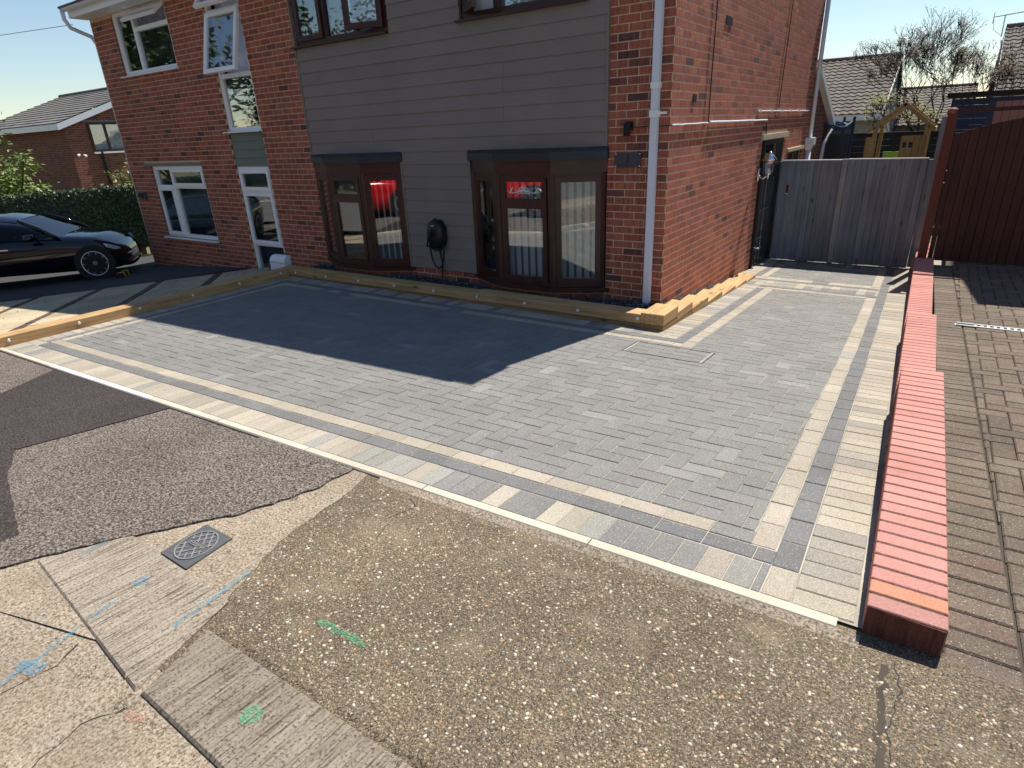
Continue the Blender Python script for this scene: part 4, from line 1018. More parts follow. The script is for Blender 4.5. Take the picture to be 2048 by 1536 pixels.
# ---- roof, eaves, rainwater goods
mb = MB(); X0, X1 = HX0 - 0.07, 0.05; yE = -0.40; ridge = HY1 / 2; nc = 13; th = 0.03
def rz(y): return EZ + 0.16 + PITCH * ((y if y < ridge else HY1 - y) + 0.30) + 0.02
for side in (0, 1):
    for c in range(nc):
        ya = yE + (ridge - yE) * c / nc; yb_ = yE + (ridge - yE) * (c + 1) / nc + 0.06 * (c < nc - 1)
        q = (lambda y: y) if side == 0 else (lambda y: HY1 - y)
        za, zc = rz(ya) + 0.035, rz(yb_) + 0.002
        P = [(X0, q(ya), za - th), (X1, q(ya), za - th), (X1, q(yb_), zc - th), (X0, q(yb_), zc - th), (X0, q(ya), za), (X1, q(ya), za), (X1, q(yb_), zc), (X0, q(yb_), zc)]
        if side: P = [P[1], P[0], P[3], P[2], P[5], P[4], P[7], P[6]]
        mb.hexa(P)
roof = mb.build('roof', M_tile, house)
mb = MB(); mb.tube([(X0, ridge, rz(ridge) + 0.03), (X1, ridge, rz(ridge) + 0.03)], 0.10, 10); mb.build('ridge_tile', M_tile, roof)
# tile noses along the front eave
me = None; x = X0
q = MB(); q.box(0.004, 0.296, -0.45, -0.34, 0, 0.03); me = q.mesh('eaves_tile', M_tile)
while x + 0.296 < X1: link('eaves_tile', me, roof, Matrix.Translation((x, 0.02, rz(-0.4) + 0.012))); x += 0.3
mb = MB(); mb.box(X0 + 0.02, X1 - 0.012, -0.30, -0.275, EZ, EZ + 0.17); mb.box(X0 + 0.02, X1 - 0.012, -0.275, 0.0, EZ, EZ + 0.012)
for x in (X0 + 0.02, X1 - 0.03):   # boxed ends and bargeboards
    mb.hexa([(x, -0.275, EZ + 0.012), (x + 0.018, -0.275, EZ + 0.012), (x + 0.018, 0.02, EZ + 0.012), (x, 0.02, EZ + 0.012), (x, -0.275, rz(-0.275) - 0.02), (x + 0.018, -0.275, rz(-0.275) - 0.02), (x + 0.018, 0.02, rz(0.02) - 0.02), (x, 0.02, rz(0.02) - 0.02)])
    for s in (0, 1):
        q = (lambda y: y) if s == 0 else (lambda y: HY1 - y); a, b = 0.02, ridge
        P = [(x, q(a), rz(a) - 0.18), (x + 0.018, q(a), rz(a) - 0.18), (x + 0.018, q(b), rz(b) - 0.18), (x, q(b), rz(b) - 0.18), (x, q(a), rz(a) - 0.02), (x + 0.018, q(a), rz(a) - 0.02), (x + 0.018, q(b), rz(b) - 0.02), (x, q(b), rz(b) - 0.02)]
        mb.hexa(P if s == 0 else [P[1], P[0], P[3], P[2], P[5], P[4], P[7], P[6]])
mb.build('fascia', M_white, house)
mb = MB(); prof = [(0.055 * math.cos(math.pi * (1 + i / 8)), 0.055 * math.sin(math.pi * (1 + i / 8))) for i in range(9)]; prof2 = [(a * 0.9, b * 0.9) for a, b in reversed(prof)]
for yc in (-0.36,): mb.loft([[(x, yc + a, EZ + 0.145 + b) for a, b in prof + prof2] for x in (X0 + 0.0, X1 - 0.01)])
mb.build('gutter', M_pipe, house)
def pipe(P, r, name='downpipe', mat=M_pipe, n=12): mb = MB(); mb.tube(P, r, n); return mb.build(name, mat, house, True)
dp = MB(); dp.box(-0.172, -0.104, -0.075, -0.012, -0.05, 4.0); dp = dp.build('downpipe', M_pipe, house)
mb = MB(); mb.box(-0.18, -0.096, -0.083, -0.008, 1.80, 1.86); mb.box(-0.19, -0.03, -0.028, -0.008, 1.823, 1.845); mb.box(-0.18, -0.096, -0.083, -0.008, 2.05, 2.1); mb.build('pipe_bracket', M_white, dp)
pipe([(-10.86, -0.40, 4.0), (-10.86, -0.40, 3.85), (-10.87, -0.33, 3.73), (-10.89, -0.02, 3.62), (-10.91, 0.05, 3.5), (-10.91, 0.05, -0.5)], 0.034)
pipe([(0.055, HY1 + 0.45, 4.05), (0.05, HY1 + 0.3, 3.92), (0.05, HY1 - 0.02, 3.7), (0.05, HY1 - 0.02, 1.36)], 0.036, mat=M_steel if False else M_pipe)
pipe([(0.05, HY1 - 0.02, 1.2), (0.05, HY1 - 0.02, -0.5)], 0.05)
mb = MB(); mb.loft([[(0.0, HY1 - 0.15, 1.38), (0.14, HY1 - 0.15, 1.38), (0.14, HY1 + 0.1, 1.38), (0.0, HY1 + 0.1, 1.38)], [(0.0, HY1 - 0.15, 1.26), (0.14, HY1 - 0.15, 1.26), (0.14, HY1 + 0.1, 1.26), (0.0, HY1 + 0.1, 1.26)], [(0.01, HY1 - 0.07, 1.16), (0.09, HY1 - 0.07, 1.16), (0.09, HY1 + 0.03, 1.16), (0.01, HY1 + 0.03, 1.16)]]); mb.build('hopper', M_pipe, house)
# ---- side wall fittings
mb = MB(); mb.box(-0.02, 0.035, 3.60, 5.29, 1.458, 1.532); mb.build('lintel', M_stonelintel, house)
mb = MB(); mb.box(-0.02, 0.035, 5.42, 6.75, 1.208, 1.262); mb.build('lintel', M_stonelintel, house)
mb = MB(); a, b, c, d = SW
for y0, y1, z0, z1 in ((a, a + .06, c, d), (b - .06, b, c, d), (a + .06, b - .06, c, c + .06), (a + .06, b - .06, d - .06, d), ((a + b) / 2 - .03, (a + b) / 2 + .03, c + .06, d - .06)): mb.box(-0.10, -0.03, y0, y1, z0, z1)
w = mb.build('window', M_brownu, house); mb = MB(); mb.box(-0.07, -0.064, a + .06, b - .06, c + .06, d - .06); mb.build('pane', M_glass, w)
mb = MB(); mb.face([(-0.2, a - .2, c - .2), (-0.2, a - .2, d + .2), (-0.2, b + .2, d + .2), (-0.2, b + .2, c - .2)]); mb.face([(-0.2, SD[0] - .2, -.8), (-0.2, SD[0] - .2, 1.6), (-0.2, SD[1] + .2, 1.6), (-0.2, SD[1] + .2, -.8)]); mb.build('room_back', M_room, house)
# black side door with stepped surround
mb = MB(); ya, yb2, zt = 3.70, 4.90, 1.455; zg = -0.50
for y0, y1, z0, z1 in ((ya, ya + .07, zg, zt), (yb2 - .07, yb2, zg, zt), (ya + .07, yb2 - .07, zt - .07, zt), (ya + .07, yb2 - .07, 1.06, 1.11)): mb.box(-0.06, 0.045, y0, y1, z0, z1)
dr_ = mb.build('side_door', M_black, house)
mb = MB(); mb.box(-0.03, 0.012, ya + .07, yb2 - .07, zg + .06, 1.06)
for z0, z1 in ((-0.30, 0.02), (0.12, 0.44), (0.54, 0.9)): mb.box(0.012, 0.022, ya + .2, yb2 - .2, z0, z1)
mb.build('door_panel', M_black, dr_); mb = MB(); mb.box(-0.01, -0.004, ya + .07, yb2 - .07, 1.11, zt - .07); mb.build('pane', M_glass, dr_)
mb = MB(); mb.box(-0.03, 0.13, ya - .02, yb2 + .02, zg - .06, zg - .02); mb.box(-0.03, 0.075, ya - .02, yb2 + .02, zg - .02, zg + .06); mb.build('door_threshold', M_steel, dr_)
mb = MB(); mb.box(0.015, 0.05, ya + .1, ya + .14, -.32, -.14); mb.tube([(0.03, ya + .11, -.1), (0.09, ya + .11, -.1), (0.09, ya + .22, -.1)], 0.012, 8); mb.box(0.045, 0.052, ya + 0.34, ya + 0.352, -0.3, 1.02); mb.build('door_furniture', M_chrome, dr_)
# cables and conduit on the side wall
def cable(P, r, mat, name='wall_cable'): mb = MB(); mb.tube(P, r, 6); mb.build(name, mat, house)
def wob(P, a=0.004, n=8):
    out = []
    for p, q in zip(P, P[1:]):
        for k in range(n): t = k / n; out.append(tuple(p[i] + (q[i] - p[i]) * t + (random.uniform(-a, a) if i else 0) for i in range(3)))
    return out + [P[-1]]
cable(wob([(0.018, 1.104, 1.73), (0.018, 1.11, 4.2)], 0.006), 0.006, M_blackm); cable(wob([(0.018, 4.40, 1.89), (0.018, 4.62, 4.2)], 0.006), 0.006, M_blackm)
cable(wob([(0.016, 0.02, 1.722), (0.016, 1.1, 1.726)], 0.003), 0.008, M_pipe); cable(wob([(0.02, 1.15, 1.735), (0.02, 3.75, 1.722)], 0.003), 0.013, M_pipe)
cable(wob([(0.02, 3.75, 1.70), (0.02, 3.78, 1.55), (0.03, 3.80, 1.45)], 0.004), 0.008, M_blackm)
cable([(-0.40, -0.016, 1.72), (0.0, -0.016, 1.722), (0.016, 0.02, 1.722)], 0.005, M_blackm)
cable([(0.02, 3.22, 1.84), (0.02, 6.88, 1.84)], 0.010, M_pipe, 'conduit')
for y in (3.3, 3.95, 4.6, 5.25, 5.9, 6.5): mb = MB(); mb.box(0.004, 0.036, y - .02, y + .02, 1.822, 1.858); mb.build('conduit_clip', M_pipe, house)
for q_ in ((1.50, 1.72, 2.70, 2.785), (0.59, 0.69, 1.93, 2.0)): mb = MB(); mb.box(0.004, 0.012, *q_); mb.build('air_brick', M_blackm, house)
# rear lean-to extension
mb = MB(); mb.face([(0.0, HY1, -0.9), (0.0, 9.3, -0.9), (0.0, 9.3, 1.58), (0.0, HY1, 2.42)]); mb.face([(0, 9.3, -.9), (-3.5, 9.3, -.9), (-3.5, 9.3, 1.58), (0, 9.3, 1.58)]); ext = mb.build('lean_to_wall', M_farbrick, house)
mb = MB(); mb.hexa([(-3.5, HY1, 2.45), (0.10, HY1, 2.45), (0.10, 9.5, 1.53), (-3.5, 9.5, 1.53), (-3.5, HY1, 2.56), (0.10, HY1, 2.56), (0.10, 9.5, 1.64), (-3.5, 9.5, 1.64)]); mb.build('lean_to_roof', M_pipe, ext)
mb = MB(); mb.tube([(0.08, 9.3, 1.5), (0.06, 8.95, 1.35), (0.05, 8.7, 1.2), (0.05, 8.6, 0.9), (0.05, 8.6, -0.8)], 0.035, 10); mb.build('downpipe', M_pipe, ext, True)

# ================================================================== things fixed to the house
t = thing('wall_lamp', 'small black downward wall lamp on the brick above the house number plate', 'lamp', (-0.41, -0.02, 1.66))
mb = MB(); mb.box(-0.45, -0.37, -0.02, -0.006, 1.69, 1.77); mb.tube([(-0.41, -0.015, 1.74), (-0.41, -0.05, 1.745), (-0.41, -0.075, 1.73)], 0.03, 10); mb.build('bracket', M_blackm, t, True)
mb = MB(); mb.lathe((-0.41, -0.075, 1.76), (0, 0, -1), [(0.012, -0.012), (0.030, 0), (0.033, 0.02), (0.033, 0.12), (0.030, 0.12), (0.028, 0.11)], 16); mb.build('lamp_body', M_blackm, t, True)
t = thing('house_sign', 'dark slate house number plate reading 3, screwed to the brick beside the white pipe', 'sign', (-0.42, -0.02, 1.345))
mb = MB(); mb.box(-0.558, -0.278, -0.022, -0.009, 1.345, 1.482); mb.build('plate', M_slate, t)
text_mesh('3', 0.10, 0.003, Matrix(((1, 0, 0, -0.418), (0, 0, -1, -0.0225), (0, 1, 0, 1.428), (0, 0, 0, 1))), M_black, 'numeral', t)
mb = MB(); mb.box(-0.53, -0.37, -0.0235, -0.0215, 1.378, 1.381); mb.box(-0.52, -0.40, -0.0235, -0.0215, 1.362, 1.366); mb.build('engraved_line', M_black, t)
for x in (-0.548, -0.288):
    for z in (1.356, 1.471): mb = MB(); mb.lathe((x, -0.021, z), (0, -1, 0), [(0.008, 0), (0.008, 0.003), (0.004, 0.006)], 10); mb.build('screw', M_chrome, t)
# EV charger
t = thing('ev_charger', 'black oval electric car charger with looped cable on the grey cladding between the bays', 'charger', (-3.04, -0.04, 0.35))
def sup(a, b, n=28, e=2.4): return [(a * math.copysign(abs(math.cos(2 * math.pi * k / n)) ** (2 / e), math.cos(2 * math.pi * k / n)), b * math.copysign(abs(math.sin(2 * math.pi * k / n)) ** (2 / e), math.sin(2 * math.pi * k / n))) for k in range(n)]
cx, cz = -3.02, 0.545
mb = MB(); mb.loft([[(cx + x, -0.02, cz + z) for x, z in sup(.13, .185)], [(cx + x, -0.07, cz + z) for x, z in sup(.135, .19)], [(cx + x, -0.13, cz + z) for x, z in sup(.12, .178)], [(cx + x, -0.155, cz + z) for x, z in sup(.095, .15)]]); mb.build('body', M_black, t, True)
mb = MB(); mb.loft([[(cx + x, -0.150, cz + 0.0 + z) for x, z in sup(.06, .085)], [(cx + x, -0.162, cz + z) for x, z in sup(.056, .08)], [(cx + x, -0.158, cz + z) for x, z in sup(.045, .07)]]); mb.build('socket', M_blackm, t, True)
mb = MB(); mb.tube([(cx - .02, -.16, cz + .03), (cx - .03, -.2, cz + .0), (cx - .05, -.205, cz - .07)], [0.026, 0.024, 0.016], 10); mb.build('plug', M_blackm, t, True)
mb = MB(); mb.box(cx - .022, cx + .022, -0.158, -0.15, cz + .115, cz + .123); mb.build('status_light', M_ledlens, t)
P = [(cx - .05, -.205, cz - .07), (cx - .09, -.19, cz - .13)]
for k in range(25):
    a = math.pi * k / 24; P.append((cx - .115 * math.cos(a) - 0.0, -.10, cz - .16 - .275 * math.sin(a)))
P += [(cx + .125, -.09, cz - .02), (cx + .10, -.09, cz + .13), (cx, -.09, cz + .20), (cx - .11, -.09, cz + .12), (cx - .14, -.09, cz - .05), (cx - .11, -.10, cz - .17), (cx - .03, -.10, cz - .205), (cx + .06, -.10, cz - .19), (cx + .125, -.10, cz - .12)]
mb = MB(); mb.tube(P, 0.010, 8); mb.build('charging_cable', M_blackm, t, True)
mb = MB(); mb.tube([(cx + .0, -.05, cz - .18), (cx + .01, -.05, cz - .27), (cx + .03, -.05, cz - .36), (cx + .02, -.06, cz - .55), (cx + .02, -.08, -.17)], 0.011, 8); mb.build('supply_cable', M_blackm, t, True)
# lantern beside the side door
t = thing('wall_lantern', 'polished chrome lantern on the brick beside the black side door', 'lantern', (0.1, 3.62, 1.0))
ly = 3.62; lx = 0.15; lz = 1.12
mb = MB(); mb.box(0.004, 0.03, ly - .04, ly + .04, lz - .22, lz - .04); mb.tube([(0.02, ly, lz - .14), (0.08, ly, lz - .19), (lx, ly, lz - .13)], 0.010, 8); mb.build('bracket', M_chrome, t, True)
mb = MB(); mb.lathe((lx, ly, lz - .13), (0, 0, 1), [(0.012, -0.06), (0.02, 0), (0.045, 0.012), (0.05, 0.025)], 16); mb.build('lantern_base', M_chrome, t, True)
mb = MB(); mb.lathe((lx, ly, lz - .105), (0, 0, 1), [(0.05, 0), (0.075, 0.17)], 8); mb.build('lantern_glass', M_glass, t)
mb = MB(); mb.lathe((lx, ly, lz + .065), (0, 0, 1), [(0.10, 0), (0.105, 0.012), (0.06, 0.06), (0.05, 0.075), (0.028, 0.09), (0.02, 0.115), (0.008, 0.125)], 18); mb.build('lantern_cap', M_chrome, t, True)
t = thing('letter_box', 'white curved-top letter box fixed low by the stair window, behind the sleepers', 'letter box', (-6.35, -0.1, -0.2))
mb = MB(); pr = [(0.0, -.22), (-.14, -.22), (-.14, -.06), (-.125, -.02), (-.09, 0.015), (-.04, .03), (0.0, .03)]
mb.loft([[(x, y - 0.01, z - .0) for y, z in pr] for x in (-6.66, -6.28)]); mb.build('box_body', M_white, t)
mb = MB(); mb.box(-6.64, -6.30, -.156, -.149, -.075, -.065); mb.build('flap', M_steel, t)
t = thing('meter_box', 'small grey outlet box on the brick at the far left corner of the house', 'box', (-10.57, -0.03, 0.8))
mb = MB(); mb.box(-10.69, -10.45, -0.05, -0.008, 0.82, 0.95); mb.build('box_case', M_covermetal, t); mb = MB(); mb.box(-10.66, -10.50, -0.07, -0.049, 0.86, 0.93); mb.build('box_lid', M_black, t)

# ================================================================== sleeper border with lights
t = thing('sleeper_border', 'raised border of pale timber sleepers with small round lights round the block-paved drive', 'border', (-2.6, -0.6, -0.1))
def sleeper(x0, x1, y0, y1, z0, z1, mat, tn=WHITE, z1b=None, ax=0):
    mb = MB(); c = 0.006; zb_ = z1 if z1b is None else z1b
    za = lambda x, y: z1 + (zb_ - z1) * ((x - x0) / (x1 - x0) if ax == 0 else (y - y0) / (y1 - y0))
    I = [(x0 + c, y0 + c), (x1 - c, y0 + c), (x1 - c, y1 - c), (x0 + c, y1 - c)]; P = [(x0, y0), (x1, y0), (x1, y1), (x0, y1)]
    i = mb.pts([(x, y, za(x, y)) for x, y in I] + [(x, y, za(x, y) - c) for x, y in P] + [(x, y, z0) for x, y in P])
    mb.f.append((i, i + 1, i + 2, i + 3)); mb.c.append(tn)
    for r in (0, 4):
        for k in range(4): k2 = (k + 1) % 4; mb.f.append((i + r + 4 + k, i + r + 4 + k2, i + r + k2, i + r + k)); mb.c.append(tn)
    return mb.build('sleeper', mat, t)
Y0, Y1 = YB, YB + 0.2
sleeper(XL - 0.2, -2.02, Y0, Y1, -0.078, 0.008, M_woodx, (0.92, .95, .9)); sleeper(-2.014, 0.05, Y0, Y1, -0.073, 0.02, M_woodx, (1, 1, 1)); 
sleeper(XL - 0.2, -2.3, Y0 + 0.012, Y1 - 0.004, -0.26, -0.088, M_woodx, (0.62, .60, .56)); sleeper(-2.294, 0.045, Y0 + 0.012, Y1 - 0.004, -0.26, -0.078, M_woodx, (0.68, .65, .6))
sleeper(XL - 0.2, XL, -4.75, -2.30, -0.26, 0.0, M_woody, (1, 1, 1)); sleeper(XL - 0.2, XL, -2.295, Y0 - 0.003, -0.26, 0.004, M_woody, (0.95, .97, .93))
# corner piece and the steps down the side
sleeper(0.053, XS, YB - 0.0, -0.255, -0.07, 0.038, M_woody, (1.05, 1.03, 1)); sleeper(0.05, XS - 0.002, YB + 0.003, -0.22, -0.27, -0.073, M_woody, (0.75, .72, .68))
LV = [(-0.252, 0.197, -0.032), (0.20, 0.748, -0.107), (0.751, 1.308, -0.170), (1.311, 1.90, -0.232), (1.903, 2.44, -0.272), (2.443, 2.95, -0.305)]
for a, b, z in LV:
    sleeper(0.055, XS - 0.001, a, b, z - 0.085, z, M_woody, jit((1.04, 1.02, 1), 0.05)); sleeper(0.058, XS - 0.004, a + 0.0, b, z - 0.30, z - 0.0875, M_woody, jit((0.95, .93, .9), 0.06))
def dlight(O, A):
    mb = MB(); mb.lathe(O, A, [(0.021, -0.01), (0.021, 0.003), (0.017, 0.006), (0.0165, 0.004)], 18); o = mb.build('deck_light', M_steel, t, True)
    mb = MB(); mb.lathe(Vector(O) + Vector(A) * 0.0035, A, [(0.0165, 0), (0.012, 0.003), (0.004, 0.004)], 16); mb.build('light_lens', M_ledlens, o, True)
for k in range(9): dlight((-5.323 + 0.668 * k, YB, -0.034 + 0.001 * k), (0, -1, 0))
for k in range(6): dlight((XL, -4.128 + 0.666 * k, -0.050 + 0.004 * k), (1, 0, 0))
# gravel strip
gb = sheet('gravel_bed', (XL - 0.1, 0.06, YB + 0.15, 0.05), lambda x, y: -0.07 + 0.01 * math.sin(x * 3) + (0.02 if x > -0.6 else 0), M_blackm, 0.0, 30, 3, kind='structure')
PALG = [(0.045, 0.05, 0.06), (0.06, 0.065, 0.075), (0.03, 0.033, 0.04), (0.10, 0.105, 0.115), (0.075, 0.08, 0.09), (0.05, 0.052, 0.06), (0.20, 0.20, 0.2)]
stones('slate_chippings', (XL, 0.05, YB + 0.2, -0.01), 6500, lambda x, y: -0.065 + 0.01 * math.sin(x * 3) + (0.02 if x > -0.6 else 0) + random.uniform(0, 0.02), 0.007, 0.018, PALG, gb, 0.6, 0.35)
stones('side_chippings', (0.0, 0.06, 0.0, 2.9), 500, lambda x, y: -0.05 - 0.11 * y, 0.007, 0.016, PALG, gb, 0.6, 0.4)

# ================================================================== pink coped garden wall
t = thing('garden_wall', 'low stepped garden wall with pink brick-on-edge coping between the two driveways', 'wall', (2.4, 0, -0.2))
SEC = [(-4.205, -1.86, 0.297), (-1.86, 0.25, 0.085), (0.25, 5.2, -0.118)]
CPN = []; low = MB(); BRK = []
for si, (ya, yb_, zt) in enumerate(SEC):
    y = ya; first = True
    while y < yb_ - 0.03:
        w = 0.066; xc = xr(y) + 0.5275; U = Vector((0, 1, 0)) + Vector((-0.0235, 0, 0)); U.normalize()
        col = jit((0.47, 0.215, 0.182), 0.07)
        if si == 0 and y < ya + 0.05: col = (0.38, 0.19, 0.165)
        elif si == 0 and y < ya + 0.13: col = (0.48, 0.215, 0.14)
        CPN.append(((xc, y + w / 2, zt + random.uniform(-0.001, 0.001)), Vector((1, 0.0235, 0)).normalized(), U, (0, 0, 1), 0.215, w, col)); y += 0.0755
    # body
    a, b = ya + 0.004, yb_; n = max(1, int((b - a) / 0.5))
    for i in range(n):
        p = a + (b - a) * i / n; q = a + (b - a) * (i + 1) / n; g = lambda yy: min(h(2.3, yy), hN(2.55, yy)) - 0.15
        e = 0.009
        low.hexa([(xr(p) + .42 + e, p, g(p)), (xr(p) + .635 - e, p, g(p)), (xr(q) + .635 - e, q, g(q)), (xr(q) + .42 + e, q, g(q)), (xr(p) + .42 + e, p, zt - 0.004), (xr(p) + .635 - e, p, zt - 0.004), (xr(q) + .635 - e, q, zt - 0.004), (xr(q) + .42 + e, q, zt - 0.004)], (0.15, 0.09, 0.07))  # dark tint paints the shadow on the wall's side into the core
low.build('wall_core', M_brick, t)
add_pieces(t, 'coping_brick', 'coping_bricks', CPN, M_pink, 0.103, 0.003, nmax=200)
for si, (ya, yb_, zt) in enumerate(SEC):   # stretcher courses below the coping
    k = 0; z1 = zt - 0.112
    while z1 > -0.55:
        y = ya + (0.1125 if k % 2 else 0.0)
        while y < yb_ - 0.05:
            ym = y + 0.1075
            if z1 > h(2.3, ym) - 0.03 or z1 > hN(2.55, ym) - 0.03:
                for s, xo in ((-1, 0.42), (1, 0.635)):
                    BRK.append(((xr(ym) + xo, min(ym, yb_ - 0.06), z1 - 0.0325), (0, -s, 0), (0, 0, 1), (s, 0, 0), 0.215, 0.065, brickc(0.1, 0.2)))
            y += 0.225
        z1 -= 0.075; k += 1
add_pieces(t, 'brick', 'bricks', BRK, M_brick, 0.02, 0.003, nmax=150)
mb = MB(); mb.box(xr(-4.2) + .424, xr(-4.2) + .631, -4.2085, -4.19, -0.05, 0.291, (0.14, 0.05, 0.036)); mb.build('end_brick', M_brick, t)

# ================================================================== grey side gate
GY = 4.95
t = thing('side_gate', 'grey stained close-board double gate closing the passage beside the house', 'gate', (1.0, GY, -0.48))
x = 0.06; i = 0; GW = 0.0975
for lo, hi, zt in ((0.055, 0.925, 1.098), (1.005, 2.03, 1.108)):
    n = round((hi - lo) / 0.094); w = (hi - lo) / n
    for k in range(n):
        mb = MB(); tn = jit((1, 1, 1), 0.13) if not (5 <= i <= 8) else jit((0.92, 0.88, 0.80), 0.08); z0 = -0.472 + 0.006 * math.sin(i)
        xa_, xb_ = lo + k * w + 0.0005, lo + (k + 1) * w - 0.0005
        if i == 1:
            mb.box(xa_, xb_, GY - 0.012, GY + 0.006, z0, 0.60, tn); mb.box(xa_, xb_, GY - 0.012, GY + 0.006, 0.735, zt, tn); mb.box(xa_ + 0.05, xb_, GY - 0.012, GY + 0.006, 0.60, 0.735, tn)
        else: mb.chip(((xa_ + xb_) / 2, GY - 0.012 - random.uniform(0, 0.003), (z0 + zt) / 2), (1, 0, 0), (0, 0, 1), (0, -1, 0), xb_ - xa_, zt - z0, 0.02, 0.0045, tn); mb.box(xa_ - .002, xb_ + .002, GY + .0, GY + .004, z0, zt, tn)
        mb.build('board', M_greyfence, t); i += 1
    mb = MB()
    for z in (-0.3, 0.35, 0.95): mb.box(lo, hi, GY + 0.008, GY + 0.05, z, z + 0.09)
    mb.build('rail', M_greyfence, t)
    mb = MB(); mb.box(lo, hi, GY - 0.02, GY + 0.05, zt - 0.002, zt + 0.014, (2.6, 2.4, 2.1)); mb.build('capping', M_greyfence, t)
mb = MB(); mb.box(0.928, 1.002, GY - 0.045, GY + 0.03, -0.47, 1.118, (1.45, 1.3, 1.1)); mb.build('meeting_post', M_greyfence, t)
mb = MB(); mb.box(0.0, 0.052, GY - 0.03, GY + 0.05, -0.48, 1.09); mb.build('wall_post', M_greyfence, t)
mb = MB(); mb.box(2.035, 2.085, GY - 0.03, GY + 0.05, -0.45, 1.10, (0.9, .9, .9)); mb.build('hanging_stile', M_greyfence, t)
t = thing('grey_post', 'tall weathered grey timber post between the grey gate and the brown post', 'post', (2.13, 4.6, -0.12))
mb = MB(); mb.box(2.092, 2.168, 4.55, 4.66, -0.40, 1.65, (1.1, 1.1, 1.05)); mb.build('post', M_greyfence, t); mb = MB(); mb.box(2.086, 2.174, 4.544, 4.666, 1.65, 1.665, (1.5, 1.4, 1.3)); mb.build('post_cap', M_greyfence, t)

# ================================================================== brown gate of the neighbour
BG = 4.0
t = thing('brown_gate', 'dark brown boarded gate with curved top, hung on a tall brown post', 'gate', (2.8, BG, -0.2))
mb = MB(); mb.box(2.155, 2.262, BG - 0.06, BG + 0.05, -0.118, 1.69, (1.9, 1.7, 1.4)); mb.build('gate_post', M_brownfence, t)  # post tint raised above the boards, sunlight put into its colour
mb = MB(); mb.lathe((2.20, BG + 0.0, 1.69), (0, 0, 1), [(0.055, 0), (0.06, 0.02), (0.052, 0.06), (0.03, 0.075)], 16, (4.0, 5.0, 4.5)); mb.build('post_cap', M_brownfence, t, True)
def gz(x): return 1.46 + 0.16 * math.sin(min(1, max(0, (x - 2.30) / 0.75)) * math.pi / 2)
x = 2.335; w = 0.0985
me = None
while x < 3.30:
    mb = MB(); zt0, zt1 = gz(x), gz(x + w); z0 = -0.145
    mb.hexa([(x + .003, BG - .015, z0), (x + w - .003, BG - .015, z0), (x + w, BG + .008, z0), (x, BG + .008, z0), (x + .003, BG - .015, zt0), (x + w - .003, BG - .015, zt1), (x + w, BG + .008, zt1), (x, BG + .008, zt0)], jit((1, 1, 1), .07)); mb.build('board', M_brownfence, t); x += w
mb = MB(); mb.box(2.275, 2.332, BG - .03, BG + .03, -.145, 1.47); mb.build('hanging_stile', M_brownfence, t)
mb = MB(); mb.box(3.32, 3.37, BG - .02, BG + .03, -.145, 1.6, (.8, .8, .8)); mb.build('closing_stile', M_brownfence, t)
mb = MB()
for z in (0.0, 0.7, 1.3): mb.box(2.335, 3.32, BG + .01, BG + .05, z, z + .09)
mb.build('rail', M_brownfence, t)
mb = MB(); mb.beam((2.16, BG - 0.01, 1.715), (3.6, BG - 0.01, 1.745), 0.06, 0.045); mb.build('top_beam', M_brownfence, t)
mb = MB()
for z in (-.05, 0.0, 0.02, 0.87, 1.02): mb.lathe((2.272, BG - .055, z), (0, -1, 0), [(.007, 0), (.007, .006)], 8)
mb.build('hinge_bolt', M_chrome, t)

# ================================================================== neighbour's brick house, right of the frame
t = thing('neighbour_house', 'red brick neighbouring house standing at the right edge beyond the brown gate', 'house', (6, 8, 0))
mb = MB(); x0, x1, y0, y1 = 3.37, 10.5, 4.25, 11.5
for a, b in (((x0, y0), (x1, y0)), ((x1, y0), (x1, y1)), ((x1, y1), (x0, y1)), ((x0, y1), (x0, y0))): mb.face([(*a, -.5), (*b, -.5), (*b, 4.0), (*a, 4.0)])
mb.face([(x0, y0, 4), (x0, y1, 4), (x0, (y0 + y1) / 2, 5.9)][::-1]); mb.face([(x1, y0, 4), (x1, y1, 4), (x1, (y0 + y1) / 2, 5.9)]); mb.build('wall', M_farbrick, t)
def roof_rows(x0, x1, ya, za, yb_, zb_, n, mat, parent, name='roof', wave=0.0, tw=0.3, thick=0.06, front=True):
    mb = MB()
    for c in range(n):
        p = c / n; q = min(1, (c + 1.15) / n); y0_, z0_ = ya + (yb_ - ya) * p, za + (zb_ - za) * p + 0.035; y1_, z1_ = ya + (yb_ - ya) * q, za + (zb_ - za) * q
        m = max(1, int((x1 - x0) / tw * 6)) if wave else 1
        for i in range(m):
            u0 = x0 + (x1 - x0) * i / m; u1 = x0 + (x1 - x0) * (i + 1) / m; w0 = wave * math.sin(u0 / tw * 6.283 + (c % 2) * 0) ; w1 = wave * math.sin(u1 / tw * 6.283 + (c % 2) * 0)
            mb.face([(u0, y0_, z0_ + w0), (u1, y0_, z0_ + w1), (u1, y1_, z1_ + w1), (u0, y1_, z1_ + w0)]); mb.face([(u0, y0_, z0_ + w0 - thick), (u1, y0_, z0_ + w1 - thick), (u1, y0_, z0_ + w1), (u0, y0_, z0_ + w0)])
    return mb.build(name, mat, parent)
ym = (y0 + y1) / 2
r_ = roof_rows(x0 - 0.2, x1 + .2, y0 - 0.4, 3.95, ym, 6.0, 12, M_tile, t); roof_rows(x0 - 0.2, x1 + .2, y1 + 0.4, 3.95, ym, 6.0, 12, M_tile, t)
mb = MB(); mb.box(x0 - .18, x1 + .18, y0 - .4, y0, 3.86, 3.95); mb.build('soffit', M_white, t)

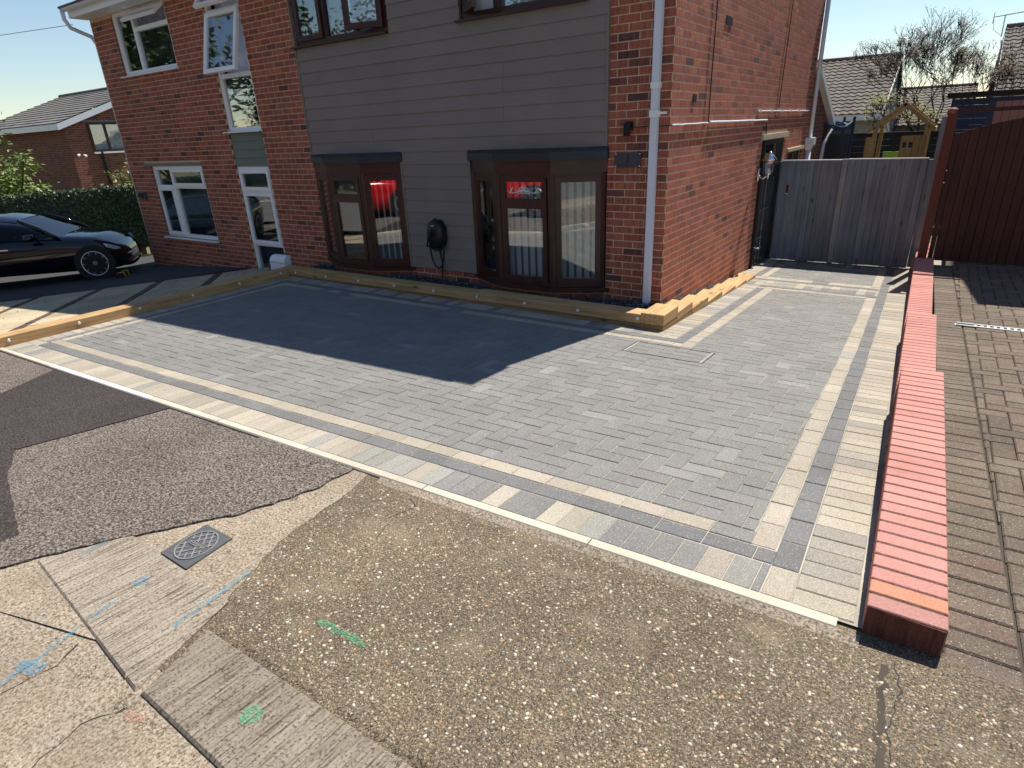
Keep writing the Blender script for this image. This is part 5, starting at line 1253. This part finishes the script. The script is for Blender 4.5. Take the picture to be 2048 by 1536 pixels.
# ================================================================== left: paving, tarmac, hedge, car
lp = sheet('left_path', (-10.9, XL - 0.18, -4.3, 0.05), hL, M_sandbed, -0.012, 16, 10, kind='structure')
tm = MB()
P = [(-9.95, -3.1), (-8.22, -1.08), (-7.6, -0.02), (-10.9, -0.02), (-13.6, -1.0), (-14.5, -4.2), (-10.9, -4.2)]
tmo = polysheet('left_drive', [(-16, -6), (-15.2, -4), (-14.2, -1.5), (-13.4, 1.2)], [(-11.8, -5.2), (-9.86, -3.0), (-8.30, -1.19), (-7.5, 0.0)], hL, M_tarmacl, 0.004, kind='structure')
dU = Vector((0.649, 0.76)); dV = Vector((0.76, -0.649)); o0 = Vector((-8.301, -1.193)); SLB = []
def inpath(p): return -10.5 < p.x < XL - 0.2 and -4.28 < p.y < -0.03
def slab(u0, u1, v0, v1, col):
    c = o0 + dU * ((u0 + u1) / 2) + dV * ((v0 + v1) / 2)
    if not inpath(c): return
    U, V, Nn = fr(c.x, c.y, hL); uu = (U * dU.x + V * dU.y).normalized(); vv = Nn.cross(uu)
    SLB.append(((c.x, c.y, hL(c.x, c.y) + random.uniform(-.002, .003)), uu, vv, Nn, u1 - u0 - 0.012, v1 - v0 - 0.012, col))
v = 0.0; rowi = 0
while v < 4.6:
    u = -3.6
    while u < 3.6:
        slab(u, u + 0.80, v, v + 0.45, jit(random.choice([(0.40, 0.325, 0.215), (0.37, 0.30, 0.20), (0.43, 0.345, 0.23)]), 0.1)); slab(u + 0.80, u + 0.92, v, v + 0.225, jit((0.085, 0.06, 0.048), 0.15)); slab(u + 0.80, u + 0.92, v + 0.225, v + 0.45, jit((0.085, 0.06, 0.048), 0.15)); u += 0.92
    v += 0.45; rowi += 1
add_pieces(lp, 'path_slab', 'path_slabs', SLB, M_slab, 0.02, 0.004)
stones('leaf_litter', (-9.6, -5.8, -4.0, -0.2), 260, lambda x, y: hL(x, y) + .003, .006, .016, [(0.03, .022, .015), (.06, .04, .02)], lp, 0.3, .3)
# hedge screen
t = thing('hedge_screen', 'dark green artificial ivy hedge panel on a low timber fence behind the black car', 'hedge', (-13.5, 0, -0.6))
hA = Vector((-14.75, -4.0)); hB = Vector((-13.0, 1.75)); hd = (hB - hA).normalized(); hn = Vector((hd.y, -hd.x)); HLn = (hB - hA).length
mb = MB(); mb.obox((hA.x - hn.x * .06, hA.y - hn.y * .06, -.45), (hd.x, hd.y, 0), (hn.x, hn.y, 0), (0, 0, 1), HLn, .06, 1.36, (0.008, 0.016, 0.006)); mb.build('backing', M_leafh, t)
mb = MB()
for _ in range(15000):
    u = random.uniform(0, HLn); z = random.uniform(-.45, .95) if random.random() < .97 else .95 + random.uniform(-.02, .03); o = random.uniform(.0, .05); p = hA + hd * u + hn * o
    s = random.uniform(.018, .034); a = random.uniform(0, 6.28); n = Vector((hn.x + random.gauss(0, .5), hn.y + random.gauss(0, .5), random.gauss(.35, .5))).normalized(); r = n.cross(Vector((math.cos(a), math.sin(a), .3))).normalized(); q = n.cross(r)
    c = Vector((p.x, p.y, z)); col = jit(random.choice([(.03, .065, .02), (.045, .09, .028), (.02, .045, .015), (.09, .13, .06)]), .2)
    mb.face([c - r * s, c - q * s * .7, c + r * s, c + q * s * .7], col)
mb.build('ivy_leaves', M_leafh, t, kind='stuff')
u = 0.0; k = 0
while u < HLn:
    p = hA + hd * u - hn * .01; mb = MB(); mb.obox((p.x, p.y, -.9), (hd.x, hd.y, 0), (-hn.x, -hn.y, 0), (0, 0, 1), .115, .02, .5, jit((.55, .6, .6), .15)); mb.build('fence_board', M_woodz, t); u += .125 + (.06 if k % 2 else 0); k += 1
mb = MB(); mb.obox((hA.x + hn.x * .06, hA.y + hn.y * .06, -.72), (hd.x, hd.y, 0), (hn.x, hn.y, 0), (0, 0, 1), HLn, .10, .12, (1, 1, .95)); mb.build('edging_board', M_woody, t)

# ------------------------------------------------------------------ cars
def car(name, label, org, head, paint, L=4.55, Wd=1.80, bright=False):
    t = thing(name, label, 'car', (org[0], org[1], org[2])); f = Vector((head[0], head[1], 0)).normalized(); lft = Vector((-f.y, f.x, 0))
    # local: s forward from front axle (0), l to the left of the near (right) flank = 0..Wd
    O = Vector(org); cl = Wd / 2
    def P(s, l, z):
        if s > 0: s *= 0.55
        return O + f * s + lft * (cl + l) + Vector((0, 0, z))
    FO, RO = 0.80, 1.02; WB = L - FO - RO
    def lerp(T_, x):
        for (a, b), (c, d) in zip(T_, T_[1:]):
            if a <= x <= c: k = (x - a) / (c - a); k = k * k * (3 - 2 * k) if False else k; return b + (d - b) * k
        return T_[0][1] if x < T_[0][0] else T_[-1][1]
    sh = [(-L + FO, 0.80), (-3.4, 0.93), (-2.2, 0.90), (-1.0, 0.875), (-0.45, 0.865), (0.1, 0.80), (0.45, 0.71), (0.66, 0.60), (FO, 0.45)]
    wd = [(-L + FO, 0.66), (-3.5, 0.86), (-2.5, 0.90), (-1.0, 0.90), (0.0, 0.885), (0.42, 0.82), (0.62, 0.70), (FO, 0.46)]
    bt = [(-L + FO, 0.32), (-3.5, 0.20), (0.3, 0.17), (FO - .12, 0.17), (FO, 0.24)]
    S = [-L + FO + (L) * i / 44 for i in range(45)]; R_ = []
    for s in S:
        w = lerp(wd, s) * Wd / 1.8; z1 = lerp(sh, s); z0 = lerp(bt, s); hgt = z1 - z0
        half = [(0, z0), (w * .8, z0), (w * .95, z0 + hgt * .12), (w * .985, z0 + hgt * .4), (w * 1.0, z0 + hgt * .66), (w * .975, z0 + hgt * .86), (w * .90, z0 + hgt * .975), (w * .7, z1 + .008), (w * .35, z1 + .025), (0, z1 + .03)]
        R_.append([P(s, -y, z) for y, z in half] + [P(s, y, z) for y, z in half[-2:0:-1]])
    mb = MB(); mb.loft(R_); body = mb.build('body', paint, t, True)
    # cabin
    rf = [(-3.5, .90), (-2.9, 1.14), (-2.4, 1.26), (-1.95, 1.305), (-1.55, 1.295), (-1.2, 1.215), (-0.95, 1.09), (-0.53, 0.88)]
    G_ = [-3.5 + (2.97) * i / 22 for i in range(23)]; rg = []; rr = []
    for s in G_:
        zt = lerp(rf, s); zb_ = lerp(sh, s) - .01; wb = lerp(wd, s) * .93 * Wd / 1.8; k = min(1, max(0, (zt - zb_) / .46)); wt = wb * (1 - .30 * k)
        half = [(wb, zb_), (wb * .97 + (wt - wb) * .3, zb_ + (zt - zb_) * .35), (wt + (wb - wt) * .12, zb_ + (zt - zb_) * .88), (wt * .9, zt - .008), (wt * .5, zt + .012), (0, zt + .018)]
        rg.append([P(s, -y, z) for y, z in half] + [P(s, y, z) for y, z in half[-2::-1]])
        if -2.95 <= s <= -1.18: rr.append([P(s, -y * 1.01, z + .006) for y, z in half[2:]] + [P(s, y * 1.01, z + .006) for y, z in half[-2:1:-1]])
    mb = MB(); mb.loft(rg, close=False, cap=False); mb.build('windows', M_carglass, t, True)
    mb = MB(); mb.loft(rr, close=False, cap=False); mb.build('roof', paint, t, True)
    mb = MB()
    for sgn in (-1, 1):
        for T_ in ([(-0.52, .89), (-1.18, 1.225)], [(-2.2, .90), (-2.12, 1.28)], [(-3.45, .92), (-2.92, 1.15)]):
            (s0, z0), (s1, z1) = T_; w0 = lerp(wd, s0) * .93 * Wd / 1.8; w1 = lerp(wd, s1) * .93 * (1 - .30 * min(1, (z1 - .86) / .46)) * Wd / 1.8
            mb = MB(); mb.tube([P(s0, sgn * w0, z0 - .03), P((s0 + s1) / 2, sgn * (w0 + w1) / 2 * 1.012, (z0 + z1) / 2 + .01), P(s1, sgn * w1 * 1.0, z1)], .032, 6); mb.build('pillar', paint, t, True)
    mb = MB(); 
    for i in range(12): pass
    mb.loft([[P(s, -0.55, 0.35), P(s, 0.55, 0.35), P(s, 0.5, .85), P(s, -.5, .85)] for s in (-2.9, -0.7)]); mb.build('interior', M_blackm, t)
    mb = MB()
    for s in (-1.5, -2.5):
        for l in (-.38, .38): mb.loft([[P(s, l - .22, .8), P(s, l + .22, .8), P(s - .1, l + .22, .8), P(s - .1, l - .22, .8)], [P(s - .1, l - .18, 1.15), P(s - .1, l + .18, 1.15), P(s - .2, l + .18, 1.15), P(s - .2, l - .18, 1.15)]])
    mb.build('seat', M_blackm, t)
    for s in (0.0, -WB):
        for sgn in (-1, 1):
            c = P(s, sgn * (cl - .11), .325); ax = lft * sgn; rad = .325
            mb = MB(); mb.lathe(c, ax, [(rad - .02, -.1), (rad, -.07), (rad, .07), (rad - .02, .105), (.245, .11), (.24, .06)], 32); w_ = mb.build('wheel', M_tyre, t, True)
            mb = MB(); mb.lathe(c + ax * .10, ax, [(.247, .0), (.247, .012), (.228, .012), (.224, -.03)], 32); mb.build('rim', M_alloyl, w_, True)
            mb = MB(); u1 = f; u2 = Vector((0, 0, 1))
            for k in range(10 if not bright else 5):
                a = 2 * math.pi * k / (10 if not bright else 5); d = u1 * math.cos(a) + u2 * math.sin(a); mb.beam(c + ax * .092 + d * .03, c + ax * .10 + d * .228, .028 if not bright else .05, .02, ax)
            mb.lathe(c + ax * .085, ax, [(.055, 0), (.055, .02), (.03, .03)], 16); mb.build('spokes', M_alloyl if bright else M_alloy, w_)
            mb = MB(); mb.lathe(c + ax * .06, ax, [(rad + .04, .03), (rad + .04, .046), (rad + .01, .048)], 32); mb.build('wheel_arch', M_blackm, t)
    for sgn in (-1, 1):
        mb = MB(); y0, y1 = .44, .80
        q = [P(.34, sgn * .80, .69), P(.50, sgn * .745, .66), P(.70, sgn * .53, .565), P(.715, sgn * .50, .52), P(.60, sgn * .69, .545), P(.42, sgn * .80, .61)]; q = [p + lft * sgn * .018 + f * .022 + Vector((0, 0, .012)) for p in q]
        mb.face(q if sgn < 0 else q[::-1]); mb.build('headlight', M_lamp, t)
        mb = MB(); c = P(-.92, sgn * 1.0, .92); mb.loft([[c + f * a + lft * sgn * (b * .09) + Vector((0, 0, z * .065)) for b, z in sup(1, 1, 12)] for a, in ((-.09,), (-.03,), (.05,))]); mb.tube([P(-.89, sgn * .84, .87), c - lft * sgn * .05], .02, 6); mb.build('wing_mirror', paint, t, True)
        mb = MB(); mb.beam(P(-1.40, sgn * .895, .715), P(-1.62, sgn * .895, .715), .02, .022); mb.beam(P(-2.4, sgn * .895, .73), P(-2.6, sgn * .895, .73), .02, .022); mb.build('door_handle', M_chrome, t)
    mb = MB(); mb.loft([[P(.66, l, .24), P(.82, l * .72, .24), P(.84, l * .72, .30), P(.70, l, .33)] for l in (-.64, -.3, 0, .3, .64)]); mb.build('front_grille', M_black, t)
    mb = MB(); mb.beam(P(.80, -.26, .40), P(.80, .26, .40), .02, .11, f); mb.build('number_plate', M_white, t)
    return t
car('parked_car', 'black saloon car parked on the far left in front of the green hedge screen', (-10.30, -1.30, hL(-10.4, -1.4) + 0.0), (0.649, 0.76), M_carblack).scale = (0.91, 0.91, 0.91)
car('parked_car', 'bright red hatchback parked across the street, seen reflected in the bay windows', (-2.95, -8.05, hp(-3.5, -5.66) - .02), (1.0, 0.0), M_carred, 4.1, 1.78, True)
t = thing('wheel_chock', 'black and yellow rubber parking stop in front of the black car wheel', 'parking stop', (-9.9, -1.1, -0.43))
cc = Vector((-9.98, -1.02)); zc = hL(cc.x, cc.y) + .004
for k in range(5):
    mb = MB(); a = cc + Vector((.76, -.649)) * (-.25 + .1 * k); mb.loft([[(a.x + dU.x * s + .76 * w_ * .1, a.y + dU.y * s - .649 * w_ * .1, zc + z) for s, z in ((-.07, 0), (.07, 0), (.05, .09), (-.05, .09))] for w_ in (0, 1)]); mb.build('stop_block', M_yellow if k % 2 else M_blackm, t)

# ------------------------------------------------------------------ far houses, trees and garden things
def gable_house(name, label, x0, x1, y0, y1, zg, ze, zr, wallm, roofm, wave=0.0, n=14, ov=.25, tw=.3, fascia=True):
    t = thing(name, label, 'house', ((x0 + x1) / 2, (y0 + y1) / 2, zg)); ym = (y0 + y1) / 2; mb = MB()
    for a, b in (((x0, y0), (x1, y0)), ((x1, y0), (x1, y1)), ((x1, y1), (x0, y1)), ((x0, y1), (x0, y0))): mb.face([(*a, zg), (*b, zg), (*b, ze), (*a, ze)])
    mb.face([(x1, y0, ze), (x1, y1, ze), (x1, ym, zr - .1)]); mb.face([(x0, y1, ze), (x0, y0, ze), (x0, ym, zr - .1)]); mb.build('wall', wallm, t)
    sl = (zr - ze) / (ym - y0); roof_rows(x0 - .12, x1 + .12, y0 - ov, ze - ov * sl + .12, ym, zr, n, roofm, t, wave=wave, tw=tw); roof_rows(x0 - .12, x1 + .12, y1 + ov, ze - ov * sl + .12, ym, zr, n, roofm, t, wave=wave, tw=tw)
    mb = MB(); mb.tube([(x0 - .12, ym, zr + .01), (x1 + .12, ym, zr + .01)], .09, 8); mb.build('ridge', roofm, t)
    if fascia:
        mb = MB(); mb.box(x0 - .12, x1 + .12, y0 - ov - .02, y0 - ov + .01, ze - ov * sl - .08, ze - ov * sl + .11)
        for x in (x0 - .13, x1 + .11):
            for s in (0, 1):
                ya, yb_ = (y0 - ov + .012, ym) if s == 0 else (y1 + ov - .012, ym); za, zb_ = ze - ov * sl + .11, zr - .02
                Pq = [(x, ya, za - .2), (x + .02, ya, za - .2), (x + .02, yb_, zb_ - .2), (x, yb_, zb_ - .2), (x, ya, za), (x + .02, ya, za), (x + .02, yb_, zb_), (x, yb_, zb_)]
                mb.hexa(Pq if s == 0 else [Pq[1], Pq[0], Pq[3], Pq[2], Pq[5], Pq[4], Pq[7], Pq[6]])
        mb.build('bargeboard', M_white, t)
    return t
fh = gable_house('brick_house', 'red brick house with pale tiled roof and white bargeboard beyond the hedge', -31.8, -23.4, 3.98, 11.1, -2.2, 2.62, 4.05, M_farbrick, M_tile2, 0, 13, .25)
mb = MB(); X = -23.4
for y0, y1, z0, z1 in ((4.72, 4.79, 1.68, 2.66), (5.77, 5.84, 1.68, 2.66), (5.24, 5.32, 1.75, 2.6), (4.79, 5.77, 1.68, 1.75), (4.79, 5.77, 2.59, 2.66)): mb.box(X - .02, X + .05, y0, y1, z0, z1)
w = mb.build('window', M_brownu, fh); mb = MB(); mb.box(X + .01, X + .016, 4.79, 5.77, 1.75, 2.59); mb.build('pane', M_glass, w); mb = MB(); mb.box(X + .001, X + .006, 4.79, 5.77, 1.75, 2.59); mb.build('curtain', M_curtain, w); mb = MB(); mb.box(X, X + .07, 4.7, 5.9, 1.62, 1.68); mb.build('sill', M_white, w); mb = MB(); mb.box(X - .01, X + .03, 4.6, 5.9, 2.67, 2.74); mb.build('lintel', M_lintg, fh)
mb = MB(); mb.lathe((X + .08, 4.18, 1.62), (.5, -.6, -.3), [(.03, 0), (.05, .07), (.03, .11)], 10); mb.lathe((X + .08, 4.32, 1.60), (.5, .2, -.3), [(.03, 0), (.05, .08), (.03, .12)], 10); mb.build('security_light', M_white, fh)
mb = MB(); mb.tube([(X + .05, 4.95, 1.68), (X + .05, 5.0, -2)], .05, 6); mb.build('downpipe', M_black, fh)
gh1 = gable_house('tiled_house', 'house with brown pantiled roof rising behind the garden, thin aerial on its ridge', -7.5, -.06, 20.2, 27.8, -1.0, 1.78, 3.78, M_pebbledash, M_tile, .017, 17, .3, .25)
mb = MB(); mb.tube([(-.0, 24, 3.7), (.0, 24, 4.3)], .025, 6); mb.lathe((0, 24, 4.27), (0, 0, 1), [(.02, 0), (.06, .02), (.06, .06), (.02, .08)], 8); mb.build('aerial', M_steel, gh1)
gh2 = gable_house('tiled_house', 'house with steep brown pantiled roof at the top right, television aerial on its gable', 3.17, 11, 20.0, 28.0, -1.0, 2.2, 4.35, M_farbrick, M_tile, .017, 17, .3, .25)
mb = MB(); mb.tube([(3.05, 23.2, 3.5), (2.98, 23.4, 3.9), (2.97, 24, 4.05), (2.95, 24, 4.72)], .02, 6); mb.tube([(2.62, 24, 4.70), (3.9, 24, 4.80)], .015, 6)
for k in range(9): x = 3.0 + k * .1; mb.tube([(x, 23.8, 4.725 + k * .008), (x, 24.2, 4.725 + k * .008)], .008, 4)
mb.tube([(2.63, 24, 4.5), (2.63, 24, 4.85)], .015, 5); mb.tube([(2.64, 24, 4.65), (2.7, 24, 4.3), (2.95, 24, 4.1)], .008, 4); mb.build('aerial', M_steel, gh2)
gh3 = gable_house('tiled_house', 'low distant house with tiled roof between the two taller roofs, behind the bare trees', -1.5, 2.6, 27.5, 35, -1.0, 1.2, 2.75, M_pebbledash, M_tile, .017, 14, .3, .25, False)
# dark garden fence
t = thing('garden_fence', 'black painted horizontal fence across the back garden behind the play house', 'fence', (1, 12, -.7))
for k in range(14): mb = MB(); mb.box(-4.5, 2.6, 12.0, 12.02 + .004 * (k % 2), -.75 + k * .147, -.75 + k * .147 + .142); mb.build('fence_board', M_darkfence, t)
mb = MB(); mb.box(-4.5, 2.6, 11.97, 12.05, 1.29, 1.315); mb.build('capping', M_darkfence, t)
# trampoline
t = thing('trampoline', 'garden trampoline with dark safety net and blue padded pole behind the grey gate', 'trampoline', (-1.0, 9.9, -.75))
tc = Vector((-1.05, 9.75)); R0 = 1.5
for k in range(8):
    a = 2 * math.pi * k / 8 - .1; p = tc + Vector((math.cos(a), math.sin(a))) * R0; mb = MB(); mb.tube([(p.x, p.y, -.75), (p.x, p.y, 1.70)], .03, 8); mb.build('net_pole', M_navy, t)
mb = MB(); rg = [[(tc.x + R0 * .97 * math.cos(2 * math.pi * j / 40), tc.y + R0 * .97 * math.sin(2 * math.pi * j / 40), z) for j in range(40)] for z in (.1, 1.55)]; mb.loft(rg, cap=False); mb.build('safety_net', M_netting, t)
for z, r in ((1.55, .025), (1.5, .02), (.1, .05)): mb = MB(); mb.tube([(tc.x + R0 * .97 * math.cos(2 * math.pi * j / 40), tc.y + R0 * .97 * math.sin(2 * math.pi * j / 40), z + .05 * math.cos(4 * 2 * math.pi * j / 20) * (z > 1)) for j in range(41)], r, 6); mb.build('rim', M_navy, t)
# play house
t = thing('play_house', 'open timber play house frame with pitched gable, seen above the grey gate', 'play house', (1.37, 9.2, -.75))
def pb(a, b, w=.075, d=.05, m=M_woodz, up=(0, 1, 0)): mb = MB(); mb.beam(a, b, w, d, up); mb.build('frame_timber', m, t)
for y in (9.0, 10.3):
    pb((1.36, y, 1.90), (1.93, y, 1.41)); pb((1.375, y, 1.90), (.80, y, 1.41))
    for x in (.93, 1.80): pb((x, y, -.75), (x, y, 1.48))
pb((1.37, 9, 1.86), (1.37, 10.3, 1.86), .05, .08, M_woody, (0, 0, 1)); pb((1.93, 8.97, 1.41), (1.93, 10.3, 1.41), .03, .08, M_woody, (0, 0, 1)); pb((.80, 8.97, 1.41), (.80, 10.3, 1.41), .03, .08, M_woody, (0, 0, 1))
for k in range(4):
    x = 1.405 + k * .104; mb = MB(); c = jit((.9, .9, .9), .1)
    if k in (0, 1): mb.box(x, x + .1, 8.96, 8.98, -.75, 1.08, c); mb.box(x, x + .1, 8.96, 8.98, 1.19, 1.305, c); mb.box(x, x + .035, 8.96, 8.98, 1.08, 1.19, c)
    else: mb.box(x, x + .1, 8.96, 8.98, -.75, 1.305, c)
    mb.build('panel_board', M_woodz, t)
for k in range(2): mb = MB(); mb.box(.785 + k * .085, .865 + k * .085, 8.955, 8.975, -.75, 1.30, jit((.95, .95, .9), .1)); mb.build('panel_board', M_woodz, t)
mb = MB(); mb.box(1.1, 1.42, 9.4, 9.44, .55, 1.0); mb.build('slide', M_lime, t)
# blue shed
t = thing('garden_shed', 'dark blue garden shed with black roof edge above the brown gate', 'shed', (2.9, 14.5, -.75))
for k in range(18): mb = MB(); mb.box(2.05, 5.5, 14.0, 14.02 + .006 * (k % 2), -.75 + k * .152, -.75 + k * .152 + .15); mb.build('shed_board', M_navy, t)
mb = MB(); mb.box(2.05, 2.07, 14.0, 16.5, -.75, 2.0); mb.build('side_wall', M_navy, t); mb = MB(); mb.box(1.93, 5.6, 13.9, 16.6, 2.03, 2.13); mb.build('roof_edge', M_blackm, t)
t = thing('board_panel', 'pale mauve boarded panel leaning in front of the blue shed', 'panel', (3.2, 13.2, 0))
for k in range(5): mb = MB(); mb.box(2.93 + k * .15, 3.07 + k * .15, 13.0, 13.03, -.6, 1.88); mb.build('panel_board', M_mauve, t)
# trees
def bare_tree(label, base, H, seed, spread=.55, buds=None, lean=(0, 0)):
    rnd = random.Random(seed); t = thing('bare_tree', label, 'tree', base, 'bare trees in the back garden'); mb = MB(); lv = MB()
    def grow(p, d, L, r, dep):
        n = 3; P = [p]; R_ = [r]
        for k in range(n): d = (d + Vector((rnd.gauss(0, .12), rnd.gauss(0, .12), rnd.gauss(.05, .08)))).normalized(); p = p + d * (L / n); P.append(p); R_.append(r * (1 - .35 * (k + 1) / n))
        mb.tube(P, R_, 6 if r > .03 else 4, cap=False)
        if dep == 0:
            if buds:
                for _ in range(2):
                    c = p + Vector((rnd.gauss(0, .04), rnd.gauss(0, .04), rnd.gauss(0, .04))); s = rnd.uniform(.012, .03); lv.face([c + Vector((s, 0, 0)), c + Vector((0, s, s)), c + Vector((-s, 0, s * .5))], jit(buds, .3))
            return
        m = rnd.choice((2, 3, 3)) if dep > 1 else 3
        for k in range(m):
            a = rnd.uniform(0, 6.283); e = spread * rnd.uniform(.6, 1.3); ax = Vector((math.cos(a), math.sin(a), .1)); grow(p, (d * math.cos(e) + ax * math.sin(e)).normalized(), L * rnd.uniform(.62, .86), max(.0055, R_[-1] * .74), dep - 1)
    grow(Vector(base), Vector((lean[0], lean[1], 1)).normalized(), H * .34, H * .024, 7 if H > 3.5 else 6)
    mb.build('branches', M_bark, t)
    if lv.f: lv.build('buds', M_stone, t, kind='stuff')
bare_tree('bare spreading tree left of centre, behind the play house roof', (1.12, 18, -.9), 4.1, 3, .5, (.12, .08, .05))
bare_tree('bare forked tree in front of the low distant roof', (1.75, 18.6, -.9), 4.2, 11, .52, (.14, .09, .06), (.05, 0))
bare_tree('bare twiggy tree beside the blue shed', (2.2, 19.5, -.9), 4.0, 23, .5, (.14, .10, .05), (.03, 0))
bare_tree('small budding tree with yellowish buds in front of the pantiled roof', (.55, 15.5, -.9), 2.9, 31, .6, (.30, .27, .06), (-.1, 0))
def leafy(name, label, cen, rad, n, pal, size, base):
    t = thing(name, label, 'bush' if 'bush' in name else 'tree', base); mb = MB(); rnd = random.Random(5)
    cl = [(Vector(cen) + Vector((rnd.gauss(0, rad[0] * .45), rnd.gauss(0, rad[1] * .45), rnd.gauss(0, rad[2] * .45))), rnd.uniform(.25, .5)) for _ in range(46)]
    for _ in range(n):
        c, r = rnd.choice(cl); p = c + Vector((rnd.gauss(0, r * rad[0] * .5), rnd.gauss(0, r * rad[1] * .5), rnd.gauss(0, r * rad[2] * .5))); s = size * rnd.uniform(.6, 1.3); a = Vector((rnd.gauss(0, 1), rnd.gauss(0, 1), rnd.gauss(0, .5))).normalized(); nrm = Vector((rnd.gauss(0, .6), rnd.gauss(0, .6), 1)).normalized(); b = nrm.cross(a).normalized()
        mb.face([p - a * s, p - b * s * .45, p + a * s, p + b * s * .45], jit(rnd.choice(pal), .2))
    mb.build('crown', M_leaf, t, kind='stuff'); mb = MB(); b = Vector(base)
    for c, r in cl[:16]: mb.tube([b, (b + c) * .5 + Vector((0, 0, .2)), c], [.05, .03, .008], 5)
    mb.build('trunk', M_bark, t); return t
PG = [(.16, .21, .035), (.11, .16, .03), (.20, .25, .05), (.08, .12, .025)]
leafy('leafy_bush', 'bright green leafy bush rising behind the hedge at the left edge', (-19.9, .35, .75), (1.35, 1.2, 1.15), 9000, PG, .07, (-20, .4, -1.5))
leafy('leafy_bush', 'small yellow-green shrub showing over the hedge beside the far brick wall', (-17.8, 3.0, .55), (.55, .5, .5), 1800, PG, .05, (-17.8, 3.0, -1.2))
# opposite side of the street (seen in the glass)
PGD = [(.07, .10, .03), (.05, .08, .025), (.09, .12, .035)]
stt = leafy('street_tree', 'broad green tree across the street, reflected in the upper windows', (-16, -24, 5.5), (4.5, 3.5, 4.0), 9000, PGD, .22, (-16, -24, -1))
stt['group'] = 'trees across the street'
for k, (dx, dy, lab) in enumerate(((-10, 2, 'second green tree along from the broad one across the street'), (-19, 0, 'third green tree along across the street'), (-28, 3, 'fourth green tree along across the street'), (-38, 1, 'farthest left green tree across the street'))):
    c_ = stt.copy(); COL.objects.link(c_); c_.location = stt.location + Vector((dx, dy, 0)); c_['label'] = lab; c_.scale = [(.75,) * 3, (.85,) * 3, (1.7,) * 3, (1.95,) * 3][k]
    for ch_ in [o for o in COL.objects if o.parent is stt]:
        d_ = ch_.copy(); COL.objects.link(d_); d_.parent = c_; d_.matrix_parent_inverse = ch_.matrix_parent_inverse.copy()
leafy('street_tree', 'dense green tree across the street behind the red car', (-3, -26, 5), (4, 3.5, 3.6), 8000, PGD, .22, (-3, -26, -1))
gable_house('brick_house', 'brick house across the street facing the drive, seen only in reflections', -14, 4, -30, -23, -1, 4.2, 6.2, M_farbrick, M_tile, 0, 12, .3)
# overhead wire
t = thing('telephone_wire', 'thin telephone wire running from the left eaves out over the houses', 'wire', (-11, -.3, 3.9))
mb = MB(); a = Vector((-10.95, -.25, 3.80)); b = Vector((-52, -3.5, 8.2)); mb.tube([a + (b - a) * (k / 14) + Vector((0, 0, -.9 * math.sin(math.pi * k / 14))) for k in range(15)], .006, 5); mb.build('wire', M_steel, t)
